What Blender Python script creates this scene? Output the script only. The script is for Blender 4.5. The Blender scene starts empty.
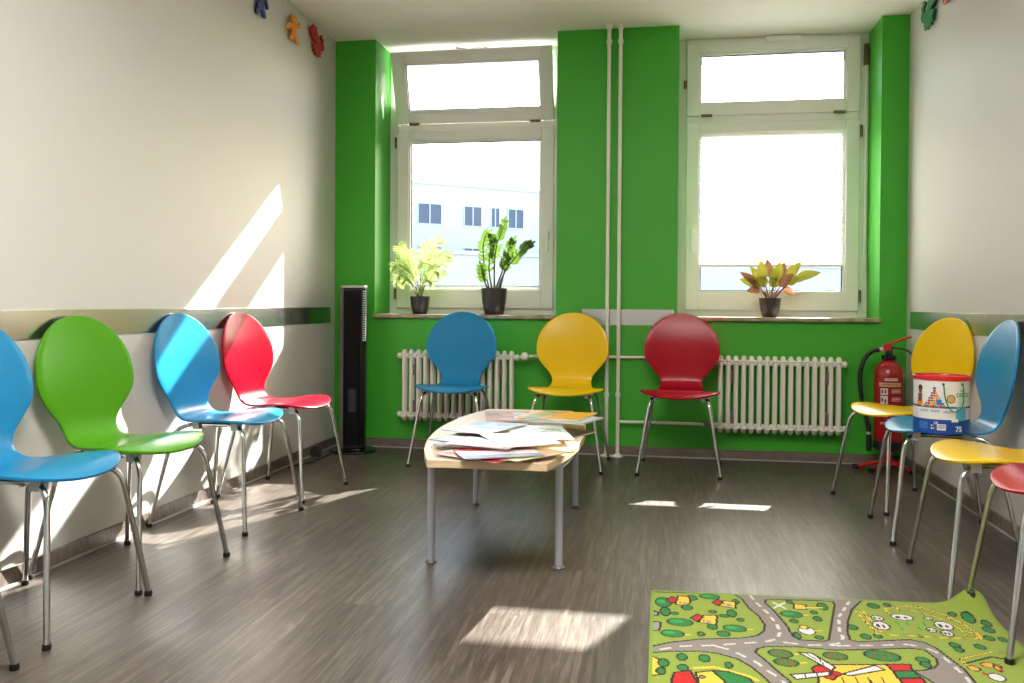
import bpy, bmesh, math, random
from mathutils import Vector, Matrix, Euler
import numpy as np
R_=math.radians
scene=bpy.context.scene
C=scene.collection
rng=random.Random(7)
# ------------------------------------------------------------------ camera
F_PX,YAW,PITCH,ROLL,CY=864.05,0.1702,-0.01156,0.00658,-28.13
cam_d=bpy.data.cameras.new('camera'); cam=bpy.data.objects.new('camera',cam_d); C.objects.link(cam)
def _cam_matrix():
    cy,sy,cp,sp,cr,sr=math.cos(YAW),math.sin(YAW),math.cos(PITCH),math.sin(PITCH),math.cos(ROLL),math.sin(ROLL)
    f=Vector((-sy*cp,cy*cp,sp)); r=Vector((cy,sy,0)); u=r.cross(f)
    r2=r*cr+u*sr; u2=-r*sr+u*cr
    m=Matrix((r2,u2,-f)).transposed().to_4x4(); m.translation=Vector((0,0,.94)); return m
cam.matrix_world=_cam_matrix()
cam_d.sensor_width=36; cam_d.lens=F_PX*36/1024; cam_d.shift_y=CY/1024
cam_d.clip_start=.05; cam_d.clip_end=500
scene.camera=cam
# ------------------------------------------------------------------ light and exposure
SUN=Vector((-.388,-1,-.724)).normalized()
world=bpy.data.worlds.new('sky'); scene.world=world; world.use_nodes=True
wn=world.node_tree; bg=wn.nodes['Background']
sky=wn.nodes.new('ShaderNodeTexSky'); sky.sky_type='NISHITA'; sky.sun_disc=False
sky.sun_elevation=R_(35); sky.sun_rotation=math.atan2(.388,1); sky.air_density=1.2; sky.dust_density=2.5; sky.ozone_density=1
wn.links.new(sky.outputs[0],bg.inputs[0]); bg.inputs[1].default_value=1.15
sun_d=bpy.data.lights.new('sun','SUN'); sun_d.energy=34; sun_d.angle=R_(.55); sun_d.color=(1,.95,.88)
sun=bpy.data.objects.new('sun',sun_d); C.objects.link(sun); sun.rotation_euler=SUN.to_track_quat('-Z','Y').to_euler(); sun.location=(3,12,8)
scene.view_settings.view_transform='Standard'; scene.view_settings.look='None'
scene.view_settings.gamma=1; scene.view_settings.use_curve_mapping=False
scene.view_settings.exposure=0.12
scene.cycles.use_denoising=True
scene.cycles.max_bounces=14; scene.cycles.diffuse_bounces=8; scene.cycles.glossy_bounces=5; scene.cycles.transparent_max_bounces=16
scene.cycles.sample_clamp_indirect=12; scene.cycles.caustics_reflective=False; scene.cycles.caustics_refractive=False

FILL_STRENGTH=33  # glow of the added fill panel on the ceiling
# ------------------------------------------------------------------ dimensions
D=5.405; XL,XR=-2.1133,1.4285; ZC=2.649; YR=-1.7
W1=(-1.8388,-.6496); W2=(.1008,1.2741); YF=5.70; SILL=.865; WT=5.93

# ------------------------------------------------------------------ materials
def S(h):
    if isinstance(h,str): h=[int(h[i:i+2],16) for i in (0,2,4)]
    return tuple((((v/255+.055)/1.055)**2.4 if v/255>.04045 else v/255/12.92) for v in h)+(1,)
def mat(name,col=(200,200,200),rough=.5,metal=0,coat=0,spec=.5,trans=0,emit=None,noise=None,bump=None,aniso=0):
    m=bpy.data.materials.new(name); m.use_nodes=True; nt=m.node_tree; p=nt.nodes['Principled BSDF']
    p.inputs['Base Color'].default_value=S(col); p.inputs['Roughness'].default_value=rough; p.inputs['Metallic'].default_value=metal
    p.inputs['Coat Weight'].default_value=coat; p.inputs['Coat Roughness'].default_value=.12; p.inputs['Specular IOR Level'].default_value=spec
    p.inputs['Transmission Weight'].default_value=trans
    if aniso: p.inputs['Anisotropic'].default_value=aniso
    tc=nt.nodes.new('ShaderNodeTexCoord')
    if noise:
        c2,scale,detail=noise[:3]; n=nt.nodes.new('ShaderNodeTexNoise'); n.inputs['Scale'].default_value=scale; n.inputs['Detail'].default_value=detail
        mp=nt.nodes.new('ShaderNodeMapping'); mp.inputs['Scale'].default_value=noise[3] if len(noise)>3 else (1,1,1)
        nt.links.new(tc.outputs['Object'],mp.inputs[0]); nt.links.new(mp.outputs[0],n.inputs['Vector'])
        mx=nt.nodes.new('ShaderNodeMix'); mx.data_type='RGBA'; mx.inputs[6].default_value=S(col); mx.inputs[7].default_value=S(c2)
        rp=nt.nodes.new('ShaderNodeValToRGB'); rp.color_ramp.elements[0].position=.35; rp.color_ramp.elements[1].position=.65
        nt.links.new(n.outputs['Fac'],rp.inputs[0]); nt.links.new(rp.outputs[0],mx.inputs[0]); nt.links.new(mx.outputs[2],p.inputs['Base Color'])
    if bump:
        s,scale=bump[:2]; n=nt.nodes.new('ShaderNodeTexNoise'); n.inputs['Scale'].default_value=scale; n.inputs['Detail'].default_value=4
        mp=nt.nodes.new('ShaderNodeMapping'); mp.inputs['Scale'].default_value=bump[2] if len(bump)>2 else (1,1,1)
        nt.links.new(tc.outputs['Object'],mp.inputs[0]); nt.links.new(mp.outputs[0],n.inputs['Vector'])
        b=nt.nodes.new('ShaderNodeBump'); b.inputs['Strength'].default_value=s; b.inputs['Distance'].default_value=.002
        nt.links.new(n.outputs['Fac'],b.inputs['Height']); nt.links.new(b.outputs[0],p.inputs['Normal'])
    return m
M={}
M['white_wall']=mat('white_wall_paint',(205,203,199),.6,bump=(.25,120))
M['ceiling']=mat('ceiling_paint',(240,238,230),.85,bump=(.2,90))
M['green_wall']=mat('green_wall_paint',(64,174,42),.5,bump=(.25,120))
M['pvc']=mat('white_pvc',(246,246,243),.35)
M['gasket']=mat('dark_gasket',(35,35,40),.6)
M['chrome']=mat('chrome_tube',(205,205,205),.12,metal=1)
M['rubber']=mat('black_rubber',(18,18,20),.6)
M['clip']=mat('white_plastic_clip',(215,215,215),.4)
M['grey_steel']=mat('grey_painted_steel',(186,192,210),.35,metal=.15)
M['radiator']=mat('radiator_enamel',(240,237,228),.3)
M['brass']=mat('old_brass_hinge',(120,100,70),.4,metal=.6)
M['pot']=mat('dark_ceramic_pot',(58,54,54),.35)
M['soil']=mat('potting_soil',(60,42,30),.95,bump=(1,200))
M['black']=mat('black_plastic',(16,16,18),.22)
M['matt_black']=mat('matt_black_plastic',(24,24,26),.5)
M['silver']=mat('silver_plastic',(130,128,124),.4,metal=.4)
M['ext_red']=mat('red_enamel',(160,10,16),.24,coat=.3)
M['ext_red2']=mat('red_lacquer_steel',(190,22,22),.35)
M['sill']=mat('sill_stone',(186,170,150),.4,noise=((150,128,104),14,6))
M['facade']=mat('facade_render',(182,184,192),.9)
M['facade_window']=mat('facade_window_glass',(70,82,100),.3)
M['ground']=mat('pale_paving',(140,138,132),.9,noise=((126,124,118),3,4))
def chairpaint(n,c): return mat(n,c,.24,coat=.0,spec=.22,bump=(.05,40,(1,8,1)))
M['blue']=chairpaint('blue_lacquer',(38,136,190)); M['green']=chairpaint('green_lacquer',(84,156,30))
M['red']=chairpaint('red_lacquer',(168,8,36)); M['yellow']=chairpaint('yellow_lacquer',(238,198,24))
M['red_bright']=M['red']
# laminate floor: planks along Y
def wood(name,cols,plank=(1.25,.19),grain=1,rough=.31,obj_coords=True,rot=0,gap=.5):
    m=bpy.data.materials.new(name); m.use_nodes=True; nt=m.node_tree; p=nt.nodes['Principled BSDF']; L=nt.links.new
    tc=nt.nodes.new('ShaderNodeTexCoord'); mp=nt.nodes.new('ShaderNodeMapping'); mp.inputs['Rotation'].default_value=(0,0,rot); L(tc.outputs['Object'],mp.inputs[0])
    br=nt.nodes.new('ShaderNodeTexBrick'); br.offset=.37; br.inputs['Scale'].default_value=1; br.inputs['Brick Width'].default_value=plank[0]; br.inputs['Row Height'].default_value=plank[1]
    br.inputs['Mortar Size'].default_value=.0012*gap; br.inputs['Mortar Smooth'].default_value=.2; br.inputs['Color1'].default_value=(0,0,0,1); br.inputs['Color2'].default_value=(1,1,1,1); br.inputs['Mortar'].default_value=(.5,.5,.5,1); br.inputs['Bias'].default_value=0
    L(mp.outputs[0],br.inputs['Vector'])
    # per-plank shift of the grain
    sc=nt.nodes.new('ShaderNodeVectorMath'); sc.operation='SCALE'; sc.inputs[3].default_value=7; L(br.outputs['Color'],sc.inputs[0])
    ad=nt.nodes.new('ShaderNodeVectorMath'); ad.operation='ADD'; L(mp.outputs[0],ad.inputs[0]); L(sc.outputs[0],ad.inputs[1])
    st=nt.nodes.new('ShaderNodeMapping'); st.inputs['Scale'].default_value=(1.6*grain,26*grain,10); L(ad.outputs[0],st.inputs[0])
    n=nt.nodes.new('ShaderNodeTexNoise'); n.inputs['Scale'].default_value=1.6; n.inputs['Detail'].default_value=8; n.inputs['Roughness'].default_value=.65; n.inputs['Distortion'].default_value=.6; L(st.outputs[0],n.inputs['Vector'])
    st2=nt.nodes.new('ShaderNodeMapping'); st2.inputs['Scale'].default_value=(5*grain,120*grain,10); L(ad.outputs[0],st2.inputs[0])
    n2=nt.nodes.new('ShaderNodeTexNoise'); n2.inputs['Scale'].default_value=1.5; n2.inputs['Detail'].default_value=5; L(st2.outputs[0],n2.inputs['Vector'])
    m1=nt.nodes.new('ShaderNodeMath'); m1.operation='MULTIPLY_ADD'; m1.inputs[1].default_value=.35; L(n2.outputs['Fac'],m1.inputs[0])
    m0=nt.nodes.new('ShaderNodeMath'); m0.operation='MULTIPLY'; m0.inputs[1].default_value=.65; L(n.outputs['Fac'],m0.inputs[0]); L(m0.outputs[0],m1.inputs[2])
    rp=nt.nodes.new('ShaderNodeValToRGB'); e=rp.color_ramp.elements; e[0].position=.34; e[0].color=S(cols[0]); e[1].position=.66; e[1].color=S(cols[2]); k=e.new(.5); k.color=S(cols[1]); L(m1.outputs[0],rp.inputs[0])
    hs=nt.nodes.new('ShaderNodeHueSaturation'); sp=nt.nodes.new('ShaderNodeSeparateColor'); L(br.outputs['Color'],sp.inputs[0])
    mr=nt.nodes.new('ShaderNodeMapRange'); mr.inputs['To Min'].default_value=.82; mr.inputs['To Max'].default_value=1.16; L(sp.outputs[0],mr.inputs[0]); L(mr.outputs[0],hs.inputs['Value']); L(rp.outputs[0],hs.inputs['Color'])
    mx=nt.nodes.new('ShaderNodeMix'); mx.data_type='RGBA'; L(br.outputs['Fac'],mx.inputs[0]); L(hs.outputs[0],mx.inputs[6]); mx.inputs[7].default_value=S([int(v*.72) for v in cols[0]])
    L(mx.outputs[2],p.inputs['Base Color']); p.inputs['Roughness'].default_value=rough
    rr=nt.nodes.new('ShaderNodeMapRange'); rr.inputs['To Min'].default_value=rough-.05; rr.inputs['To Max'].default_value=rough+.14; L(n2.outputs['Fac'],rr.inputs[0]); L(rr.outputs[0],p.inputs['Roughness'])
    b=nt.nodes.new('ShaderNodeBump'); b.inputs['Strength'].default_value=.12; b.inputs['Distance'].default_value=.001; L(m1.outputs[0],b.inputs['Height']); L(b.outputs[0],p.inputs['Normal'])
    return m
M['floor']=wood('grey_oak_laminate',((54,47,42),(84,75,68),(118,108,100)),(1.28,.195),1.25,rot=math.pi/2)
M['skirting']=wood('grey_brown_skirting',((92,80,73),(118,104,96),(142,128,118)),(2.2,.3),rough=.45,gap=0)
M['beech']=wood('pale_maple_laminate',((208,180,146),(220,194,160),(230,208,178)),(9,3),.5,rough=.34,rot=math.pi/2,gap=0)
M['table_edge']=mat('maple_edging',(222,198,166),.45,noise=((208,180,146),8,4,(1,1,6)))
M['brushed']=mat('brushed_steel',(208,208,206),.24,metal=1,bump=(.02,60,(1,1,14)))
# thin glass that lets the sun through
gm=bpy.data.materials.new('window_glass'); gm.use_nodes=True; nt=gm.node_tree; nt.nodes.clear()
o=nt.nodes.new('ShaderNodeOutputMaterial'); mx=nt.nodes.new('ShaderNodeMixShader'); t=nt.nodes.new('ShaderNodeBsdfTransparent'); g=nt.nodes.new('ShaderNodeBsdfGlossy'); fr=nt.nodes.new('ShaderNodeFresnel')
t.inputs[0].default_value=(.96,.98,.97,1); g.inputs['Roughness'].default_value=.02; fr.inputs[0].default_value=1.35
nt.links.new(fr.outputs[0],mx.inputs[0]); nt.links.new(t.outputs[0],mx.inputs[1]); nt.links.new(g.outputs[0],mx.inputs[2]); nt.links.new(mx.outputs[0],o.inputs[0]); M['glass']=gm
def translucent(name,col,w=.6,rough=.8,tint=None):
    m=bpy.data.materials.new(name); m.use_nodes=True; nt=m.node_tree; p=nt.nodes['Principled BSDF']; p.inputs['Base Color'].default_value=S(col); p.inputs['Roughness'].default_value=rough
    t=nt.nodes.new('ShaderNodeBsdfTranslucent'); t.inputs[0].default_value=S(tint or col); mx=nt.nodes.new('ShaderNodeMixShader'); mx.inputs[0].default_value=w
    o=[n for n in nt.nodes if n.type=='OUTPUT_MATERIAL'][0]
    nt.links.new(p.outputs[0],mx.inputs[1]); nt.links.new(t.outputs[0],mx.inputs[2]); nt.links.new(mx.outputs[0],o.inputs[0]); return m
M['blind']=translucent('pleated_blind_fabric',(245,243,240),.55)
M['screen']=translucent('outer_screen_fabric',(236,238,246),.5)
M['leaf_zz']=translucent('glossy_green_leaf',(56,100,36),.4,.3,(104,136,54))
M['leaf_palm']=translucent('pale_green_frond',(120,160,74),.45,.4,(184,200,128))
M['leaf_var']=translucent('yellow_green_leaf',(140,140,56),.4,.4,(172,170,62))
M['leaf_pink']=translucent('reddish_leaf',(130,84,64),.4,.4,(168,112,84))
M['stem']=mat('green_stem',(92,96,42),.5)
M['stem_red']=mat('reddish_stem',(120,60,48),.5)

# ------------------------------------------------------------------ mesh helpers
class MB:
    def __init__(s): s.v=[]; s.f=[]; s.m=[]
    def add(s,v,f,mi=0):
        k=len(s.v); s.v+= [tuple(x) for x in v]; s.f+=[tuple(i+k for i in q) for q in f]; s.m+=[mi]*len(f); return s
    def box(s,a,b,mi=0,mt=None,bev=0):
        x0,y0,z0=[min(p,q) for p,q in zip(a,b)]; x1,y1,z1=[max(p,q) for p,q in zip(a,b)]
        v=[(x0,y0,z0),(x1,y0,z0),(x1,y1,z0),(x0,y1,z0),(x0,y0,z1),(x1,y0,z1),(x1,y1,z1),(x0,y1,z1)]
        f=[(3,2,1,0),(4,5,6,7),(0,1,5,4),(1,2,6,5),(2,3,7,6),(3,0,4,7)]
        if mt: v=[tuple(mt@Vector(p)) for p in v]
        return s.add(v,f,mi)
    def tube(s,pts,r,n=12,mi=0,cap=True,taper=None,flat=1):
        P=[Vector(p) for p in pts]; N=len(P); T=[]
        for i in range(N): T.append((P[min(i+1,N-1)]-P[max(i-1,0)]).normalized())
        up=Vector((0,0,1)) if abs(T[0].z)<.9 else Vector((1,0,0)); a=T[0].cross(up).normalized(); v=[];f=[]
        for i in range(N):
            a=(a-T[i]*a.dot(T[i])).normalized(); b=T[i].cross(a); rr=r*(taper[i] if taper else 1)
            for k in range(n):
                an=2*math.pi*k/n; v.append(P[i]+a*rr*math.cos(an)+b*rr*flat*math.sin(an))
        for i in range(N-1):
            for k in range(n): f.append((i*n+k,i*n+(k+1)%n,(i+1)*n+(k+1)%n,(i+1)*n+k))
        if cap: f.append(tuple(range(n-1,-1,-1))); f.append(tuple((N-1)*n+k for k in range(n)))
        return s.add(v,f,mi)
    def lathe(s,prof,c=(0,0,0),n=32,mi=0,axis='z',closed=True):
        v=[];f=[]
        for r,z in prof:
            for k in range(n):
                a=2*math.pi*k/n; p=(r*math.cos(a),r*math.sin(a),z)
                if axis=='y': p=(p[0],p[2],p[1])
                if axis=='x': p=(p[2],p[0],p[1])
                v.append((p[0]+c[0],p[1]+c[1],p[2]+c[2]))
        for i in range(len(prof)-1):
            for k in range(n): f.append((i*n+k,i*n+(k+1)%n,(i+1)*n+(k+1)%n,(i+1)*n+k))
        if closed:
            f.append(tuple(range(n-1,-1,-1))); f.append(tuple((len(prof)-1)*n+k for k in range(n)))
        return s.add(v,f,mi)
    def prism(s,pts,z0,z1,mi=0,mt=None):
        n=len(pts); v=[(x,y,z0) for x,y in pts]+[(x,y,z1) for x,y in pts]
        f=[tuple(range(n-1,-1,-1)),tuple(range(n,2*n))]+[(i,(i+1)%n,n+(i+1)%n,n+i) for i in range(n)]
        if mt: v=[tuple(mt@Vector(p)) for p in v]
        return s.add(v,f,mi)
    def mesh(s,name,mats,smooth=False,angle=35,bevel=0):
        me=bpy.data.meshes.new(name); me.from_pydata(s.v,[],s.f); mats=mats if isinstance(mats,(list,tuple)) else [mats]
        for m in mats: me.materials.append(M[m] if isinstance(m,str) else m)
        me.polygons.foreach_set('material_index',s.m); me.update()
        bm=bmesh.new(); bm.from_mesh(me); bmesh.ops.recalc_face_normals(bm,faces=bm.faces); bm.to_mesh(me); bm.free()
        if smooth:
            me.polygons.foreach_set('use_smooth',[True]*len(me.polygons)); me.set_sharp_from_angle(angle=R_(angle))
        return me
    def obj(s,name,mats,parent=None,smooth=False,angle=35,bevel=0,loc=None):
        me=s.mesh(name,mats,smooth or bevel>0,angle)
        o=link(name,me,parent)
        if loc: o.location=loc
        if bevel:
            b=o.modifiers.new('bevel','BEVEL'); b.width=bevel; b.segments=2; b.limit_method='ANGLE'; b.angle_limit=R_(40)
        return o
def link(name,data,parent=None):
    o=bpy.data.objects.new(name,data); C.objects.link(o)
    if parent: o.parent=parent
    return o
def tag(o,label=None,cat=None,group=None,kind=None):
    if label: o['label']=label
    if cat: o['category']=cat
    if group: o['group']=group
    if kind: o['kind']=kind
    return o
def thing(name,label,cat,loc=(0,0,0),rz=0,group=None):
    o=bpy.data.objects.new(name,None); C.objects.link(o); o.location=loc; o.rotation_euler=(0,0,rz); o.empty_display_size=.05
    return tag(o,label,cat,group)
def struct(name,mb,mats,parent=None,**k):
    o=mb.obj(name,mats,parent,**k)
    if not parent: o['kind']='structure'
    return o
def arc(c,r,a0,a1,n,plane='xz'):
    out=[]
    for i in range(n+1):
        a=a0+(a1-a0)*i/n; out.append((c[0]+r*math.cos(a),c[1],c[2]+r*math.sin(a)) if plane=='xz' else (c[0]+r*math.cos(a),c[1]+r*math.sin(a),c[2]))
    return out
def smoothpath(pts,n=6):
    P=[Vector(p) for p in pts]; P=[P[0]*2-P[1]]+P+[P[-1]*2-P[-2]]; out=[]
    for i in range(1,len(P)-2):
        for k in range(n):
            t=k/n; a,b,c,d=P[i-1:i+3]
            out.append(.5*((2*b)+(c-a)*t+(2*a-5*b+4*c-d)*t*t+(3*b-a-3*c+d)*t**3))
    out.append(P[-2]); return out
def text_mesh(txt,size,name='lettering',depth=.0004,bold=False):
    cu=bpy.data.curves.new(name,'FONT'); cu.body=txt; cu.size=size; cu.extrude=depth; cu.align_x='CENTER'; cu.align_y='CENTER'
    if bold: cu.offset=size*.025
    o=bpy.data.objects.new(name,cu); C.objects.link(o)
    dg=bpy.context.evaluated_depsgraph_get(); me=bpy.data.meshes.new_from_object(o.evaluated_get(dg)); bpy.data.objects.remove(o); bpy.data.curves.remove(cu)
    v=[tuple(x.co) for x in me.vertices]; f=[tuple(p.vertices) for p in me.polygons]; bpy.data.meshes.remove(me); return v,f
# ------------------------------------------------------------------ room shell
struct('floor',MB().box((XL-.2,YR-.2,-.12),(XR+.2,WT,0)),'floor')
struct('ceiling',MB().box((XL-.2,YR-.2,ZC),(XR+.2,WT,ZC+.2)),'ceiling')
struct('wall_left',MB().box((XL-.2,YR-.2,0),(XL,WT,ZC)),'white_wall')
RS=(-1.35,-.45,1.0,2.2)
struct('wall_right',MB().box((XR,YR-.2,0),(XR+.2,RS[0],ZC)).box((XR,RS[1],0),(XR+.2,WT,ZC)).box((XR,RS[0],0),(XR+.2,RS[1],RS[2])).box((XR,RS[0],RS[3]),(XR+.2,RS[1],ZC)),'white_wall')
w4=tag(bpy.data.objects.new('window_4',None),kind='structure'); C.objects.link(w4); w4.location=(XR+.1,(RS[0]+RS[1])/2,RS[2])
f4=MB(); h4=(RS[1]-RS[0])/2; t4=RS[3]-RS[2]
f4.box((-.04,-h4,0),(.04,h4,.06)).box((-.04,-h4,t4-.06),(.04,h4,t4))
for y in (-h4,h4-.06): f4.box((-.038,y,.06),(.038,y+.06,t4-.06))
f4.obj('window_frame','pvc',w4); MB().box((-.004,-h4+.06,.06),(.004,h4-.06,t4-.06)).obj('window_pane','glass',w4)
wb=MB()
for a,b in ((XL,W1[0]),(W1[1],W2[0]),(W2[1],XR)): wb.box((a,D,0),(b,WT,ZC))
for a,b in (W1,W2): wb.box((a,D,0),(b,WT,SILL-.025))
struct('wall_back',wb,'green_wall')
# wall behind the camera and an added glowing fill panel on the ceiling
struct('wall_rear',MB().box((XL-.2,YR-.2,0),(XR+.2,YR,ZC)),'white_wall')
cl=thing('added_fill_panel','added flat glowing fill panel on the unseen part of the ceiling','fill light',(-.35,1.35,ZC-.05))  # added out of view for frontal fill and low highlights on chair backs
fm=MB()
for a,b in (((-.72,-.42,0),(.72,-.38,.05)),((-.72,.38,0),(.72,.42,.05)),((-.72,-.38,0),(-.68,.38,.05)),((.68,-.38,0),(.72,.38,.05))): fm.box(a,b)
fm.obj('frame','pvc',cl)
lm_=bpy.data.materials.new('fill_panel_glow'); lm_.use_nodes=True; e_=lm_.node_tree.nodes['Principled BSDF']; e_.inputs['Emission Color'].default_value=(1,.95,.86,1); e_.inputs['Emission Strength'].default_value=FILL_STRENGTH; M['fill_glow']=lm_
MB().box((-.68,-.38,.006),(.68,.38,.014)).obj('glowing_face','fill_glow',cl)
# skirting boards with a pale sealing strip on the floor
def skirting(name,a,b,side):
    m=MB(); h=.058
    if side=='x+': m.box((XL,a,0),(XL+.014,b,h)).box((XL+.014,a,0),(XL+.022,b,.006),1)
    if side=='x-': m.box((XR-.014,a,0),(XR,b,h)).box((XR-.022,a,0),(XR-.014,b,.006),1)
    if side=='y-': m.box((a,D-.014,0),(b,D,h)).box((a,D-.022,0),(b,D-.014,.006),1)
    return struct(name,m,['skirting',mat('sealing_strip_'+name,(172,170,168),.5)])
skirting('baseboard_left',YR,D,'x+'); skirting('baseboard_right',YR,D,'x-'); skirting('baseboard_back',XL+.022,XR-.022,'y-')
# brushed metal guard strips behind the chairs
def strip(label,a,b,seam=None):
    t=thing('wall_guard_strip',label,'wall guard',a)
    L=Vector(b)-Vector(a); d=L.normalized(); n=Vector((-d.y,d.x,0)); cuts=[0]+([seam] if seam else [])+[L.length]
    for i in range(len(cuts)-1):
        m=MB(); p0=d*(cuts[i]+(.001 if i else 0)); p1=d*(cuts[i+1]-(.001 if i<len(cuts)-2 else 0)); q=[p0,p1,p1+n*.004,p0+n*.004]
        v=[(x.x,x.y,0) for x in q]+[(x.x,x.y,.0995) for x in q]; m.add(v,[(3,2,1,0),(4,5,6,7),(0,1,5,4),(1,2,6,5),(2,3,7,6),(3,0,4,7)]); m.obj('metal_panel','brushed',t,bevel=.0008)
    return t
strip('long brushed metal strip along the white wall behind the blue, green and red chairs',(XL,5.32,.808),(XL,YR+.3,.808),5.32-2.734) if 0 else None
def strip_box(label,lo,hi,axis,seams=()):
    c=[(lo[i]+hi[i])/2 for i in range(3)]; c[2]=lo[2]; t=thing('wall_guard_strip',label,'wall guard',c)
    cuts=[lo[axis]]+list(seams)+[hi[axis]]
    for i in range(len(cuts)-1):
        a=list(lo); b=list(hi); a[axis]=cuts[i]+(.0012 if i else 0); b[axis]=cuts[i+1]-(.0012 if i<len(cuts)-2 else 0)
        MB().box([a[k]-c[k] for k in range(3)],[b[k]-c[k] for k in range(3)]).obj('metal_panel','brushed',t,bevel=.0008)
strip_box('long brushed metal strip on the white wall behind the green, blue and pinkish red chairs',(XL,.2,.808),(XL+.004,5.325,.9075),1,(2.734,))
strip_box('brushed metal strip on the right-hand white wall above the chair holding the drum',(XR-.004,.2,.808),(XR,5.317,.9075),1,(4.148,))
strip_box('short brushed metal strip on the green wall behind the vertical white pipes',(-.484,D-.004,.808),(.082,D,.9075),0)

# ------------------------------------------------------------------ windows
def sash(parent,name,x0,x1,z0,z1,bl,br,bb,bt,y0,y1,glass_y,pane_name='window_pane'):
    m=MB(); m.box((x0,y0,z0),(x0+bl,y1,z1)).box((x1-br,y0,z0),(x1,y1,z1)).box((x0+bl,y0,z0),(x1-br,y1,z0+bb)).box((x0+bl,y0,z1-bt),(x1-br,y1,z1))
    # glazing bead step
    b=.012; gx0,gx1,gz0,gz1=x0+bl,x1-br,z0+bb,z1-bt
    m.box((gx0,y0+.012,gz0),(gx0+b,glass_y,gz1)).box((gx1-b,y0+.012,gz0),(gx1,glass_y,gz1)).box((gx0+b,y0+.012,gz0),(gx1-b,glass_y,gz0+b)).box((gx0+b,y0+.012,gz1-b),(gx1-b,glass_y,gz1))
    o=m.obj(name,'pvc',parent,bevel=.004)
    g=.005; k=MB(); X0,X1,Z0,Z1=gx0+b,gx1-b,gz0+b,gz1-b
    k.box((X0,glass_y-.008,Z0),(X0+g,glass_y,Z1)).box((X1-g,glass_y-.008,Z0),(X1,glass_y,Z1)).box((X0+g,glass_y-.008,Z0),(X1-g,glass_y,Z0+g)).box((X0+g,glass_y-.008,Z1-g),(X1-g,glass_y,Z1))
    k.obj('gasket','gasket',o)
    MB().box((gx0,glass_y,gz0),(gx1,glass_y+.006,gz1)).obj(pane_name,'glass',o)
    return o
def window(n,W,tilt,handle_side):
    cx=(W[0]+W[1])/2; hw=(W[1]-W[0])/2
    w=bpy.data.objects.new('window_%d'%n,None); C.objects.link(w); w['kind']='structure'; w.location=(cx,YF,SILL)
    Z=lambda z:z-SILL
    fr=MB(); y0,y1=.02,.085
    fr.box((-hw,y0,0),(-hw+.06,y1,ZC-SILL)).box((hw-.06,y0,0),(hw,y1,ZC-SILL)).box((-hw+.06,y0,0),(hw-.06,y1,.05)).box((-hw+.06,y0,Z(2.62)),(hw-.06,y1,ZC-SILL)).box((-hw+.06,y0,Z(2.095)),(hw-.06,y1,Z(2.16)))
    fr.obj('window_frame','pvc',w,bevel=.003)
    sw=hw-.055
    lo=sash(w,'window_sash',-sw,sw,Z(.905),Z(2.108),.082,.082,.112,.066,-.005,.05,.035)
    # upper hopper sash, hinged along its lower edge
    up=bpy.data.objects.new('window_sash_hinge',None)
    u=sash(w,'transom_sash',-sw,sw,0,.475,.078,.078,.075,.075,-.005,.05,.035)
    u.location=(0,0,Z(2.155)); u.rotation_euler=(tilt,0,0)
    # hinge covers between the sashes
    for sx in (-1,1):
        MB().lathe([(0,-.034),(.009,-.034),(.009,.034),(0,.034)],n=12,axis='x').obj('hinge','brass',w,smooth=True,loc=(sx*(sw-.125),-.012,Z(2.152)))
    # side hinges of the lower sash
    hs=-handle_side
    for z in (2.03,1.0):
        MB().lathe([(0,-.036),(.008,-.036),(.008,.036),(0,.036)],n=12).obj('hinge','brass',w,smooth=True,loc=(hs*(sw+.006),-.012,Z(z)))
    # lever handle
    hx=handle_side*(sw-.035); h=MB(); h.box((hx-.014,-.016,Z(1.36)),(hx+.014,-.005,Z(1.43))).box((hx-.009,-.045,Z(1.39)),(hx+.009,-.016,Z(1.41))).box((hx-.010,-.056,Z(1.28)),(hx+.010,-.042,Z(1.415)))
    h.obj('handle','pvc',w,bevel=.004)
    return w,sw,Z
w1,sw1,Z1=window(1,W1,R_(20),1)
w2,sw2,Z2=window(2,W2,0,-1)
# opening scissors and rods
MB().box((-.04,-.035,Z2(2.598)),(.02,-.006,Z2(2.632))).box((-.05,-.028,Z2(2.62)),(.17,-.004,Z2(2.642))).obj('transom_opener','pvc',w2,bevel=.003)
MB().box((-sw2+.0,-.014,Z2(2.605)),(-.05,-.006,Z2(2.615))).obj('opener_rod','pvc',w2)
MB().box((hw2:=sw2+.028,-.012,Z2(1.1)),(sw2+.040,.0,Z2(2.56))).obj('opener_rod','pvc',w2,bevel=.002)
MB().box((sw2+.016,-.022,Z2(2.44)),(sw2+.045,-.004,Z2(2.57))).obj('opener_bracket','brass',w2,bevel=.003)
MB().box((-sw2-.02,-.018,Z2(2.33)),(-sw2+.0,-.0,Z2(2.38))).obj('catch','brass',w2,bevel=.003)
# scissor arm reaching from the fixed frame to the tilted transom of window 1
sc=MB().tube([(-.10,-.125,Z1(2.625)),(.02,.0,Z1(2.632))],.006,8).tube([(.10,-.11,Z1(2.622)),(.02,.0,Z1(2.632))],.005,8).box((-.02,-.03,Z1(2.615)),(.06,.02,Z1(2.64)))
sc.obj('transom_opener','silver',w1)
MB().box((sw1+.014,-.012,Z1(1.05)),(sw1+.026,.0,Z1(2.55))).obj('opener_rod','pvc',w1,bevel=.002)
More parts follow.
